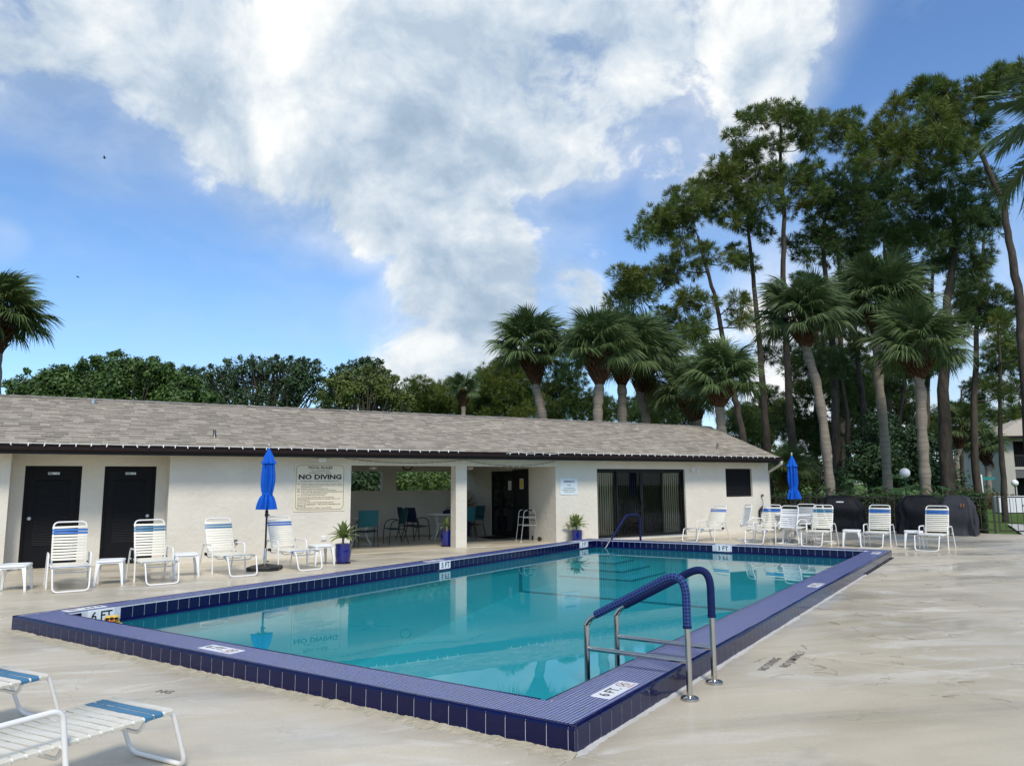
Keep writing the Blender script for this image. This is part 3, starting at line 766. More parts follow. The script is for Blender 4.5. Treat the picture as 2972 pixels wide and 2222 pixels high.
# louvred doors
for (a, b), nm, knob in zip(DL, ('Men','Ladies'), ('L','R')):
    fr = MB(); fr.box(a, a+.05, RY+.02, RY+.12, .012, DH); fr.box(b-.05, b, RY+.02, RY+.12, .012, DH); fr.box(a+.05, b-.05, RY+.02, RY+.12, DH-.05, DH)
    dr = MB(); x0, x1, z0, z1 = a+.05, b-.05, .02, DH-.05; y0, y1 = RY+.05, RY+.09; sx = .14
    dr.box(x0, x0+sx, y0, y1, z0, z1); dr.box(x1-sx, x1, y0, y1, z0, z1); dr.box(x0+sx, x1-sx, y0, y1, z0, z0+.42); dr.box(x0+sx, x1-sx, y0, y1, z1-.24, z1)
    dro = hb(dr, 'door', 'door_black'); fo = hb(fr, 'frame', 'door_black', parent=dro)
    lv = MB(); z = z0+.43
    while z < z1-.25:
        lv.add([(x0+sx,y0+.004,z),(x1-sx,y0+.004,z),(x1-sx,y0+.03,z+.032),(x0+sx,y0+.03,z+.032),(x0+sx,y0+.004,z+.006),(x1-sx,y0+.004,z+.006)],[(0,1,2,3),(4,5,1,0),(3,2,5,4)]); z += .034
    hb(lv, 'louvre_panel', 'louvre', parent=dro); lvb = MB(); lvb.box(x0+sx, x1-sx, y0+.031, y0+.036, z0+.42, z1-.24); hb(lvb, 'louvre_back', 'fascia', parent=dro)
    kx = x0+.075 if knob == 'L' else x1-.075
    kb = MB(); Mk = Matrix.Translation((kx, y0, .98)) @ Matrix.Rotation(R(90),4,'X')
    kb.lathe([(.036,0),(.036,.006),(.016,.012),(.016,.03),(.028,.038),(.031,.05),(.024,.062),(0,.065)],18,Mk); hb(kb, 'knob', 'aluminium', 40, dro)
    pl = MB(); cx = (x0+x1)/2; pl.box(cx-.10,cx+.10,y0-.004,y0-.0005,z1-.125,z1-.078); po = hb(pl, 'name_plate', 'sign_pale', parent=dro)
    obj('lettering', cp(text_mesh(nm,.042,.0014,align='LEFT')), M_['ink'], po, loc=(cx-.092-OFF[0], y0-.0055-OFF[1], z1-.101), rot=(R(90),0,0))
    pg = MB(); pg.box(cx+.055,cx+.067,y0-.006,y0-.0045,z1-.118,z1-.088); hb(pg, 'pictogram', 'ink', parent=po)
# sliding glass door
a, b, zt = SL; y0 = D+.06
fr = MB(); fr.box(a, a+.05, y0, y0+.10, .03, zt); fr.box(b-.05, b, y0, y0+.10, .03, zt); fr.box(a+.05, b-.05, y0, y0+.10, zt-.06, zt)
sd = hb(fr, 'sliding_door', 'bronze')
w = MB(); w.box(a, b, y0-.04, y0+.12, .012, .06); hb(w, 'track', 'aluminium', parent=sd)
w = MB(); w.box(a-.0, b+.0, D-.01, D+.06, .0, .03); hb(w, 'sill', 'stucco', parent=sd)
edges = [a+.05, 13.70, 14.64, 15.47, b-.05]
for k in range(4):
    xa, xb = edges[k], edges[k+1]; yy = y0+.055 if k in (0,3) else y0+.015; st = .05
    pn = MB(); pn.box(xa, xa+st, yy, yy+.035, .06, zt-.06); pn.box(xb-st, xb, yy, yy+.035, .06, zt-.06); pn.box(xa+st, xb-st, yy, yy+.035, zt-.11, zt-.06); pn.box(xa+st, xb-st, yy, yy+.035, .06, .13)
    po = hb(pn, 'door_panel', 'bronze' , parent=sd)
    gp = MB(); gp.add([(xa+st,yy+.017,.13),(xb-st,yy+.017,.13),(xb-st,yy+.017,zt-.11),(xa+st,yy+.017,zt-.11)],[(0,1,2,3)]); hb(gp, 'pane', 'glass_door' if k in (0,3) else 'glass_dark', parent=po)
    bl = MB(); x = xa+.02
    while x < xb-.05:
        ang = R(28); c_, s_ = math.cos(ang)*.045, math.sin(ang)*.045
        bl.add([(x+.04-c_,y0+.15-s_,.10),(x+.04+c_,y0+.15+s_,.10),(x+.04+c_,y0+.15+s_,zt-.05),(x+.04-c_,y0+.15-s_,zt-.05)],[(0,1,2,3)]); x += .082
    tag(hb(bl, 'vertical_blind', 'blind' if k in (0,3) else 'screen_dark', parent=po), kind='stuff')
w = MB(); w.box(14.60,14.63,y0-.012,y0+.015,.95,1.12); hb(w, 'pull_handle', 'bronze', parent=sd)
# louvred vent
a, b, z0, z1 = LV; fr = MB(); y0 = D+.07
fr.box(a,a+.05,y0,y0+.08,z0,z1); fr.box(b-.05,b,y0,y0+.08,z0,z1); fr.box(a+.05,b-.05,y0,y0+.08,z1-.05,z1); fr.box(a+.05,b-.05,y0,y0+.08,z0,z0+.05)
vo = hb(fr, 'louvre_window', 'bronze'); lv = MB(); z = z0+.05
while z < z1-.06:
    lv.add([(a+.05,y0+.01,z),(b-.05,y0+.01,z),(b-.05,y0+.06,z+.05),(a+.05,y0+.06,z+.05),(a+.05,y0+.01,z+.008),(b-.05,y0+.01,z+.008)],[(0,1,2,3),(4,5,1,0),(3,2,5,4)]); z += .042
hb(lv, 'louvres', 'louvre', parent=vo); w = MB(); w.box(a+.04,b-.04,y0+.065,y0+.075,z0+.04,z1-.04); hb(w, 'louvre_back', 'fascia', parent=vo)
# side entrance in the pavilion
xs_ = 11.53
fr = MB(); fr.box(xs_-.01,xs_+.1,SD[1]-.03,SD[1]+.03,.012,SD[3]); fr.box(xs_-.01,xs_+.1,SD[2]-.04,SD[2],.012,SD[3]); fr.box(xs_-.01,xs_+.1,SD[1]+.03,SD[2]-.04,SD[3]-.04,SD[3])
so_ = hb(fr, 'side_door', 'soffit')
dr = MB(); x0, x1 = xs_+.03, xs_+.07
for (ya, yb) in ((SD[1]+.03, SD[2]-.04),):
    mid = (ya+yb)/2+.1
    for p, q_ in ((ya,mid),(mid,yb)):
        dr.box(x0,x1,p,p+.09,.03,SD[3]-.04); dr.box(x0,x1,q_-.09,q_,.03,SD[3]-.04); dr.box(x0,x1,p+.09,q_-.09,SD[3]-.17,SD[3]-.04); dr.box(x0,x1,p+.09,q_-.09,.03,.2)
    gp = MB(); gp.add([(x0+.02,ya+.09,.2),(x0+.02,yb-.09,.2),(x0+.02,yb-.09,SD[3]-.17),(x0+.02,ya+.09,SD[3]-.17)],[(0,1,2,3)])
lf = hb(dr, 'door_leaf', 'bronze', parent=so_); hb(gp, 'pane', 'glass_black', parent=so_)
w = MB(); w.box(x0-.003,x0-.001,SD[1]+.14,SD[1]+.34,1.42,1.70); hb(w, 'notice', 'paper', parent=so_)
# the open leaf folded back against the wall
dr = MB(); x0, x1 = xs_-.05, xs_-.012; ya, yb = SD[0]-.02, SD[1]-.04
dr.box(x0,x1,ya,ya+.14,.03,SD[3]-.02); dr.box(x0,x1,yb-.14,yb,.03,SD[3]-.02); dr.box(x0,x1,ya+.14,yb-.14,SD[3]-.22,SD[3]-.02); dr.box(x0,x1,ya+.14,yb-.14,.03,.38); dr.box(x0+.012,x1-.004,ya+.14,yb-.14,.38,SD[3]-.22)
ol = hb(dr, 'open_door', 'bronze')
w = MB(); w.box(x0+.009,x0+.011,ya+.24,ya+.46,1.46,1.76); hb(w, 'notice', 'paper', parent=ol); w = MB(); w.box(x0+.006,x0+.008,ya+.265,ya+.435,1.49,1.73); hb(w, 'notice_panel', 'paper_yellow', parent=ol)
w = MB(); w.box(x0-.05,x0,yb-.10,yb-.07,.97,1.0); w.box(x0-.06,x0-.045,yb-.12,yb-.05,.96,1.01); hb(w, 'handle', 'dark_metal', parent=ol)

# ------------------------------------------------------------------ things on the walls
def wall_thing(name, x, z, label, cat, y=D): return empty(name, B2W(x, y, z), BA, label, cat)
sg = wall_thing('rules_sign', 4.98, 1.555, 'large cream POOL RULES sign reading NO DIVING on the stucco wall', 'sign')
W2, H2 = .595, .545
s = MB(); s.box(-W2,W2,-.012,-.002,-H2,H2); s.build('board', M_['sign_cream'], sg)
def rr_frame(hw, hh, r, t, y):
    pts = []
    for cx, cy, a0 in ((hw-r,hh-r,0),(-hw+r,hh-r,90),(-hw+r,-hh+r,180),(hw-r,-hh+r,270)):
        for k in range(7): a = R(a0+15*k); pts.append((cx+r*math.cos(a), cy+r*math.sin(a), cx+(r-t)*math.cos(a), cy+(r-t)*math.sin(a)))
    mb = MB(); n = len(pts)
    for ox, oz, ix, iz in pts: mb.v += [(ox,y,oz),(ix,y,iz)]
    mb.f = [(2*i,2*i+1,2*((i+1)%n)+1,2*((i+1)%n)) for i in range(n)]
    return mb
rr_frame(W2-.035, H2-.035, .09, .008, -.014).build('border', M_['ink'], sg)
LINES = [(0,.455,'POOL RULES',.070,.0018,'C',.56),(0,.375,'POOL HOURS 8 AM - DUSK',.034,.0001,'C',None),(0,.330,'MAXIMUM CAPACITY 13 PERSONS',.034,.0001,'C',None),(0,.235,'NO DIVING',.145,.0058,'C',1.0),
 (0,.140,'ALL PERSONS MUST SHOWER BEFORE ENTERING THE POOL',.034,.0001,'C',.92),
 (-.52,.080,'NO',.034,.0005,'L',None),(-.44,.080,'CHILDREN UNDER THE AGE OF 3 ALLOWED IN THE POOL UNLESS',.034,.0000,'L',.94),(-.44,.042,'WEARING APPROVED SWIM DIAPERS. CHILDREN UNDER 12 MUST BE',.034,.0000,'L',.97),(-.44,.004,'ACCOMPANIED BY AN ADULT',.034,.0000,'L',None),
 (-.52,-.034,'NO',.034,.0005,'L',None),(-.44,-.034,'RUNNING OR BALL PLAYING PERMITTED',.034,.0000,'L',None),
 (-.52,-.070,'NO',.034,.0005,'L',None),(-.44,-.070,'FLOATS ALLOWED - INFLATABLE SWIM AIDS ARE PERMISSIBLE',.034,.0000,'L',.82),
 (-.52,-.106,'NO',.034,.0005,'L',None),(-.44,-.106,'GLASS CONTAINERS, GLASS ASHTRAYS, FOOD OR DRINK PERMITTED',.034,.0000,'L',.98),(-.44,-.142,'IN THE POOL OR SURROUNDING AREA',.034,.0000,'L',None),
 (-.52,-.178,'NO',.034,.0005,'L',None),(-.44,-.178,'PETS ARE PERMITTED IN POOL AREA',.034,.0000,'L',None),
 (-.52,-.228,'ALL FURNITURE MUST BE KEPT 4 FEET AWAY FROM POOL.',.034,.0001,'L',.86),(-.52,-.264,'WHEN LEAVING RETURN ALL FURNITURE TO ORIGINAL POSITION AND',.034,.0000,'L',1.0),(-.52,-.300,'CLOSE UMBRELLAS',.034,.0000,'L',None),
 (-.52,-.344,'PLEASE PLACE TRASH IN CONTAINERS BEFORE LEAVING',.034,.0001,'L',.84),
 (-.52,-.388,'DIAL 911 FOR EMERGENCY    FIRST AID KIT AVAILABLE IN THE',.034,.0005,'L',1.0),(-.52,-.424,'CLUBHOUSE',.034,.0005,'L',None),
 (-.52,-.468,'NO LIFEGUARD ON DUTY - SWIM AT YOUR OWN RISK',.034,.0002,'L',.80)]
for x, z, t, sz, bo, al, wd in LINES:
    me = cp(text_mesh(t, sz, bo, 'CENTER' if al == 'C' else 'LEFT', width=wd, res=2))
    obj('lettering', me, M_['ink'], sg, loc=(x,-.0145,z), rot=(R(90),0,0))
s = MB(); s.box(-.26,.26,-.0155,-.014,.412,.416); s.build('rule_line', M_['ink'], sg)
sg = wall_thing('residents_sign', 11.97, 1.525, 'small pale blue RESIDENTS notice beside the pavilion opening', 'sign')
s = MB(); s.box(-.29,.29,-.012,-.002,-.22,.22); s.build('board', M_['sign_pale'], sg)
for z, t, sz, bo, wd in ((.135,'RESIDENTS',.075,.0014,.36),(.035,'Notice',.045,.0003,None),(-.045,'Do Not Remove',.045,.0003,.36),(-.095,'Furniture from Pool &',.045,.0003,.48),(-.145,'Clubhouse Area',.045,.0003,.36)):
    obj('lettering', cp(text_mesh(t, sz, bo, width=wd)), M_['ink'], sg, loc=(0,-.0145,z), rot=(R(90),0,0))
for sx in (-.27,.27):
    s = MB(); s.box(sx-.006,sx+.006,-.016,-.0125,-.006,.006); s.build('screw', M_['aluminium'], sg)
# twin-tube light under the eave over the rules sign
lt = wall_thing('eave_light', 5.0, 2.215, 'white box light with two thin arms under the eave above the rules sign', 'lamp')
s = MB(); s.bbox(-.085,.085,-.10,-.002,-.085,.02,.008); s.build('housing', M_['plastic_white'], lt)
for sx in (-1,1):
    s = MB(); s.tube([(sx*.085,-.06,-.03),(sx*.27,-.06,-.028)],.008,8); s.build('arm', M_['plastic_white'], lt)
fl = wall_thing('flood_light', 16.66, 1.985, 'white twin flood light on the wall beside the sliding door', 'lamp')
s = MB(); s.lathe([(.055,0),(.055,.02),(.03,.03),(0,.03)],16,Matrix.Rotation(R(90),4,'X')); s.build('backplate', M_['plastic_white'], fl, 40)
for sx, dn in ((-1,-.4),(1,.35)):
    Mh = Matrix.Translation((sx*.045,-.05,0)) @ Matrix.Rotation(R(sx*38),4,'Z') @ Matrix.Rotation(R(90)+dn*.6,4,'X')
    s = MB(); s.lathe([(.018,-.03),(.022,0),(.03,.03),(.055,.09),(.055,.10),(.045,.10),(.0,.085)],16,Mh); s.build('lamp_head', M_['plastic_white'], fl, 40)
for x, z, m_, lab in ((5.10,.40,'plastic_white','white double electrical outlet low on the wall beside the potted agave'),(3.14,.40,'house_grey','grey outdoor electrical box low on the wall behind the loungers')):
    ob_ = wall_thing('wall_outlet', x, z, lab, 'outlet')
    s = MB(); s.bbox(-.06,.06,-.03,-.001,-.045,.045,.006); s.build('cover_plate', M_[m_], ob_)
    for sx in (-.03,.03):
        s = MB(); s.box(sx-.018,sx+.018,-.034,-.030,-.03,.03); s.build('socket', M_['paper' if m_ == 'plastic_white' else 'dark_metal'], ob_)
hs = wall_thing('garden_hose', 19.6, .55, 'black garden hose coiled on a hanger at the corner of the pool house', 'hose')
s = MB()
for k in range(5):
    y = -.05-.022*k; rr_ = .20+.012*(k%3)
    s.tube([(rr_*math.cos(t)*.85, y+.01*math.sin(3*t+k), rr_*1.25*math.sin(t)) for t in [2*math.pi*i/28 for i in range(28)]], .011, 6, closed=True)
s.build('coil', M_['rubber'], hs, 60)
s = MB()
for k in range(9):
    a0, a1 = R(20+140*k/9), R(20+140*(k+1)/9)
    s.add([(.17*math.cos(a)*.9,y,.05+.17*math.sin(a)) for a in (a0,a1) for y in (-.002,-.15)],[(0,1,3,2)])
s.build('hanger', M_['steel_worn'], hs)
s = MB(); s.tube([(.04,-.02,.62),(.05,-.05,.45),(.03,-.07,.24)],.008,6); s.build('supply_line', M_['steel_worn'], hs)
s = MB(); s.lathe([(.03,0),(.03,.05),(.02,.06),(.02,.09)],12,Matrix.Translation((.04,-.002,.62))@Matrix.Rotation(R(90),4,'X')); s.box(.02,.06,-.09,-.05,.61,.67); s.build('spigot', M_['steel_worn'], hs, 40)

# ------------------------------------------------------------------ string lights
def bulb_mesh():
    mb = MB(); mb.lathe([(.0,-.062),(.006,-.056),(.012,-.036),(.013,-.026),(.009,-.012),(.007,-.010)],8); return mb.mesh('bulb', 60)
def sock_mesh():
    mb = MB(); mb.lathe([(.0085,-.014),(.0085,.010),(.004,.016)],8); return mb.mesh('socket', 60)
BM, SM = bulb_mesh(), sock_mesh()
def light_string(name, pts, spacing, label, wire, scale, tilt=25, skip=()):
    root = empty(name, B2W(*pts[0]), BA, label, 'string lights')
    o0 = Vector(pts[0]); P = [Vector(p)-o0 for p in pts]
    s = MB(); s.tube(P, .0055, 5); s.build('wire', M_[wire], root)
    tot = sum((b-a).length for a,b in zip(P,P[1:])); d_ = spacing*.5; i = 0; acc = 0
    while d_ < tot:
        while acc + (P[i+1]-P[i]).length < d_: acc += (P[i+1]-P[i]).length; i += 1
        p = P[i].lerp(P[i+1], (d_-acc)/(P[i+1]-P[i]).length)
        rot = (R(random.uniform(-tilt,tilt)-8), R(random.uniform(-tilt,tilt)), random.random()*6)
        obj('bulb', BM, M_['bulb'], root, loc=p, rot=rot, scale=(scale,)*3)
        obj('socket', SM, M_[wire], root, loc=p, rot=rot, scale=(scale,)*3)
        d_ += spacing*random.uniform(.88,1.12)
    return root
GY = EY-.135
pts = []; x = -2.4
while x < 8.4: pts.append((x, GY, 2.424+.006*math.sin(x*5))); x += .3
light_string('string_lights', pts, .255, 'string of white bulbs clipped along the gutter above the two black doors', 'wire_white', 1.0)
pts = []; x = 9.6
while x < 11.2: pts.append((x, GY, 2.40+.02*math.sin(x*9))); x += .2
while x < 19.9: pts.append((x, GY, 2.424+.006*math.sin(x*5))); x += .3
light_string('string_lights', pts, .255, 'string of white bulbs clipped along the gutter above the sliding glass door', 'wire_white', 1.0)
def garland(x0, x1, sag, z0, z1, lab, n=26, y=D-.03):
    pts = [(x0+(x1-x0)*k/n, y-.01*math.sin(k), z0+(z1-z0)*k/n - sag*4*(k/n)*(1-k/n)) for k in range(n+1)]
    light_string('string_lights', pts, .20, lab, 'wire', .95, 14)
garland(5.55, 8.70, .10, 2.235, 2.235, 'dark wired string lights sagging over the table side of the pavilion opening')
garland(8.70, 11.5, .14, 2.235, 2.215, 'dark wired string lights sagging over the walker side of the pavilion opening')
# ================================================================== loungers
TR = .0135
def strap_mesh(half, width):
    def f():
        o = [(-half+.006,-.017),(-half-.015,-.010),(-half-.017,.006),(-half-.002,.0165),(0,.0150),(half+.002,.0165),(half+.017,.006),(half+.015,-.010),(half-.006,-.017)]
        i_ = [(-half+.008,-.0145),(-half-.012,-.008),(-half-.014,.005),(-half-.001,.0138),(0,.0122),(half+.001,.0138),(half+.014,.005),(half+.012,-.008),(half-.008,-.0145)]
        n = len(o); h = width/2; mb = MB()
        vs = [(x,-h,z) for x,z in o]+[(x,h,z) for x,z in o]+[(x,-h,z) for x,z in i_]+[(x,h,z) for x,z in i_]
        fs = []
        for k in range(n-1): fs += [(k,k+1,n+k+1,n+k),(2*n+k,3*n+k,3*n+k+1,2*n+k+1),(k,2*n+k,2*n+k+1,k+1),(n+k,n+k+1,3*n+k+1,3*n+k)]
        mb.add(vs, fs); return mb.mesh('strap', 40)
    return cached(('strap',half,width), f)
def strap_copy(half, width, m):
    return cached(('strapm',half,width,m), lambda: cp(strap_mesh(half,width)))
def tube_mesh(key, pts, r=TR, seg=8, **k):
    def f():
        mb = MB(); mb.tube(pts, r, seg, **k); return mb.mesh(key[0], 60)
    return cached(key, f)
def lounger(loc, hd, back, label, blue='strap_blue', cream='strap', group=None):
    root = empty('lounger', (loc[0],loc[1],0), R(hd-90), label, 'lounger', group)
    wm = M_['white_metal']; zs = .345
    sf = cached('seatframe', lambda: (lambda mb: (mb.tube([(-.258,.02,zs),(-.258,1.22,zs)],TR,8), mb.tube([(.258,.02,zs),(.258,1.22,zs)],TR,8),
        [mb.tube(arc_path([(-.258,y,zs-.01),(-.215,y,zs-.075),(.215,y,zs-.075),(.258,y,zs-.01)],.05,4),.011,8) for y in (.17,.62,1.12)], mb.mesh('seat_frame',60))[-1])(MB()))
    obj('seat_frame', sf, wm, root)
    fs = tube_mesh(('foot_sled',), arc_path([(-.258,.14,zs),(-.258,.0,zs),(-.242,-.12,.015),(.242,-.12,.015),(.258,.0,zs),(.258,.14,zs)],[.045,.075,.075,.045],6))
    obj('foot_sled', fs, wm, root)
    for s in (-1,1):
        am = cached(('arm',s), lambda: (lambda mb: (mb.tube(arc_path([(s*.305,.60,.0),(s*.30,.66,.525),(s*.30,1.14,.525),(s*.31,1.34,0)],[.06,.06],5),.0145,8), mb.tube([(s*.245,.645,zs),(s*.305,.645,zs)],.010,6), mb.tube([(s*.245,1.20,zs),(s*.305,1.20,zs)],.010,6), mb.mesh('arm',60))[-1])(MB()))
        obj('arm', am, wm, root)
        hm = cached(('hinge',s), lambda: (lambda mb: (mb.box(s*.275-.012,s*.275+.012,1.02,1.11,zs-.035,zs+.02), mb.mesh('hinge'))[-1])(MB()))
        obj('hinge', hm, M_['black_plastic'], root)
    BLn = .685
    bf = tube_mesh(('back_frame',), arc_path([(-.242,0,0),(-.242,BLn,0),(.242,BLn,0),(.242,0,0)],.085,6))
    a = R(back)
    bo = obj('back_frame', bf, wm, root, loc=(0,1.02,zs+.012), rot=(a,0,0))
    n = 16
    for k in range(n):
        m = blue if k in (1,2) else cream
        obj('strap', strap_copy(.258,.050,m), M_[m], root, loc=(0,.035+.0615*k,zs), rot=(0,0,random.uniform(-.012,.012)))
    n = 12
    for k in range(n):
        m = blue if k in (n-3,n-2) else cream
        obj('strap', strap_copy(.242,.0345,m), M_[m], bo, loc=(0,.055+.0490*k,0), rot=(0,0,random.uniform(-.012,.012)))
    return root
def bar_mid(a, b): p, q_ = G(*a), G(*b); return ((p.x+q_.x)/2, (p.y+q_.y)/2)
lounger(bar_mid((150,1719),(256,1713)), 123, 74, 'white strap lounger with bright blue bands in front of the Men door')
lounger(bar_mid((420,1699),(514,1691)), 126, 71, 'white strap lounger with dull blue bands in front of the Ladies door', 'strap_teal')
lounger(bar_mid((660,1675),(740,1668)), 131, 66, 'white strap lounger with dull blue bands against the plain wall beside the umbrella base', 'strap_teal')
lounger(bar_mid((855,1658),(930,1650)), 133, 65, 'white strap lounger standing just behind the umbrella pole below the rules sign')
lounger(bar_mid((1983,1572),(2034,1572.7)), 40, 60, 'white strap lounger set apart between the sliding door and the louvred window', group='loungers at the shallow end')
lounger(bar_mid((2159,1577),(2228,1580)), 50, 66, 'white strap lounger at the pool house corner in front of the dining chairs')
lounger(bar_mid((2320,1585),(2398,1586.5)), 54, 68, 'white strap lounger with teal bands between the dining set and the logo cover', 'strap_teal')
lounger(bar_mid((2492,1589),(2574,1592)), 54, 70, 'white strap lounger between the two black grill covers')
lounger(bar_mid((2652,1597),(2736,1601)), 49, 70, 'white strap lounger in front of the grey grill cover')
h = R(-118); n1 = G(447,2032,.36)
lounger((n1.x-.05,n1.y-.03), -118, 8, 'lounger lying flat with grimy cream straps beside the NG lettering', 'strap_teal', 'strap_dirty')
n2 = G(140,1957,.36); rx = Vector((math.cos(h),math.sin(h),0)); lft = Vector((-rx.y,rx.x,0))
n2c = Vector((n2.x,n2.y,0)) - lft*.285 - rx*.02
lounger((n2c.x,n2c.y), -118, 10, 'lounger lying flat at the edge of the picture beside a second flat one', 'strap_teal', 'strap_dirty')

# ------------------------------------------------------------------ plastic side tables
def side_table(px, py, rz, label, dx=0, dy=0):
    p = G(px, py); root = empty('side_table', (p.x+dx,p.y+dy,0), R(rz), label, 'side table')
    def top():
        mb = MB(); hw = .21; b = .07
        poly = []
        for cx, cy, a0 in ((hw-b,hw-b,0),(-hw+b,hw-b,90),(-hw+b,-hw+b,180),(hw-b,-hw+b,270)):
            for k in range(5): a = R(a0+22.5*k); poly.append((cx+b*math.cos(a), cy+b*math.sin(a)))
        n = len(poly); lay = [(1.0,.375),(1.0,.393),(.975,.402),(.90,.404),(.86,.398)]
        vs = [(x*s,y*s,z) for s,z in lay for x,y in poly]; fs = [tuple(range((len(lay)-1)*n,len(lay)*n)), tuple(range(n-1,-1,-1))]
        for l in range(len(lay)-1): fs += [(l*n+i,l*n+(i+1)%n,(l+1)*n+(i+1)%n,(l+1)*n+i) for i in range(n)]
        mb.add(vs, fs)
        for s_ in (-1,1):
            mb.box(-.13,.13,s_*.185-.008,s_*.185+.008,.345,.374); mb.box(s_*.185-.008,s_*.185+.008,-.13,.13,.345,.374)
        return mb.mesh('table_top', 35)
    obj('table_top', cached('sttop', top), M_['plastic_white'], root)
    def leg():
        mb = MB(); pr = [(.155,.155,.385,.052),(.178,.178,.33,.036),(.196,.196,.16,.024),(.208,.208,.0,.019)]
        vs = []
        for x,y,z,w in pr: vs += [(x-w,y-w,z),(x+w*.6,y-w,z),(x+w*.6,y+w*.6,z),(x-w,y+w*.6,z)]
        fs = [(0,1,2,3),(15,14,13,12)]
        for l in range(3): fs += [(l*4+i,(l+1)*4+i,(l+1)*4+(i+1)%4,l*4+(i+1)%4) for i in range(4)]
        mb.add(vs, fs); return mb.mesh('leg', 50)
    for k in range(4): obj('leg', cached('stleg', leg), M_['plastic_white'], root, rot=(0,0,R(90*k)))
    return root
side_table(38,1712,20,'white plastic side table on the far side of the lounger at the Men door')
side_table(318,1694,22,'white plastic side table between the loungers at the Men and Ladies doors')
side_table(536,1671,30,'white plastic side table between the two loungers with dull blue bands')
side_table(930,1638,38,'white plastic side table beside the potted agave near the rules sign')
side_table(2300,1575,-30,'white plastic side table in front of the dining chairs at the pool house corner')
side_table(2475,1584,-28,'white plastic side table in front of the black cover with a white logo')
side_table(2655,1588,-28,'white plastic side table in front of the plain black cover')

# ------------------------------------------------------------------ umbrellas
def umbrella(loc, label, base=True, bottom=0.0):
    root = empty('patio_umbrella', (loc[0],loc[1],0), R(random.uniform(0,60)), label, 'umbrella')
    def canopy():
        prof = [(.020,2.315),(.045,2.26),(.085,2.16),(.092,2.08),(.100,1.98),(.108,1.85),(.112,1.72),(.108,1.60),(.098,1.50),(.088,1.435),(.090,1.42),(.108,1.37),(.124,1.28),(.136,1.19),(.140,1.145),(.10,1.15),(.03,1.2)]
        amp = [0,.06,.13,.20,.23,.25,.26,.25,.22,.15,.15,.24,.30,.34,.36,.2,0]
        mb = MB(); mb.lathe(prof, 96, wob=lambda t,i: 1+amp[i]*(math.cos(8*t+.5*math.sin(i*.9)) *1.1+ .35*math.cos(16*t+1.3*i*.35+2*math.sin(t)) + .25*math.sin(3*t+i*.4)))
        return mb.mesh('canopy', 75)
    obj('canopy', cached('canopy', canopy), M_['canvas_blue'], root)
    def vent():
        prof = [(.022,2.325),(.05,2.24),(.092,2.13),(.125,2.045),(.132,2.03),(.122,2.038),(.09,2.12)]
        amp = [0,.06,.10,.18,.22,.2,.1]
        mb = MB(); mb.lathe(prof, 96, wob=lambda t,i: 1+amp[i]*math.cos(8*t+.4)+amp[i]*.4*math.sin(3*t+1)); return mb.mesh('vent_cap', 75)
    obj('vent_cap', cached('ventcap', vent), M_['canvas_blue'], root)
    s = MB(); s.lathe([(.094,1.415),(.100,1.425),(.100,1.445),(.094,1.455)],32); s.build('tie_band', M_['canvas_blue'], root, 50)
    s = MB(); s.lathe([(.012,2.30),(.020,2.33),(.018,2.345),(.012,2.35),(.024,2.362),(.030,2.38),(.026,2.40),(.012,2.412),(0,2.414)],16); s.build('finial', M_['aluminium'], root, 50)
    s = MB(); s.tube([(0,0,bottom),(0,0,2.33)],.019,12); s.build('pole', M_['dark_metal'], root, 50)
    s = MB(); s.lathe([(.019,1.0),(.034,1.01),(.036,1.06),(.026,1.075),(.034,1.085),(.030,1.12),(.019,1.13)],14); s.box(.02,.06,-.012,.012,1.03,1.05); s.build('crank_housing', M_['black_plastic'], root, 50)
    if base:
        s = MB(); s.lathe([(.026,.08),(.026,.40),(.022,.405)],14); s.build('base_tube', M_['steel'], root, 50)
        for z in (.16,.37):
            s = MB(); s.tube([(.02,0,z),(.055,0,z)],.007,6); s.lathe([(.016,-.008),(.016,.008)],10,Matrix.Translation((.06,0,z))@Matrix.Rotation(R(90),4,'Y')); s.build('clamp_knob', M_['black_plastic'], root)
        s = MB(); b = .30; c = .12
        poly = [(b-c,-b),(b,-b+c),(b,b-c),(b-c,b),(-b+c,b),(-b,b-c),(-b,-b+c),(-b+c,-b)]; lay = [(1,.0),(1,.055),(.97,.07),(.35,.105),(.2,.115)]
        s.add([(x*k,y*k,z) for k,z in lay for x,y in poly],[tuple(range(7,-1,-1)),tuple(range(32,40))]+[(l*8+i,l*8+(i+1)%8,(l+1)*8+(i+1)%8,(l+1)*8+i) for l in range(4) for i in range(8)]); s.build('base_weight', M_['black_plastic'], root)
    return root
p = G(768,1653); umbrella((p.x,p.y), 'closed bright blue umbrella on a dark base in front of the stucco wall')
UT = Vector((7.72, 20.75, 0))
umbrella((UT.x,UT.y), 'closed bright blue umbrella rising through the white dining table before the pines', base=False, bottom=.02)

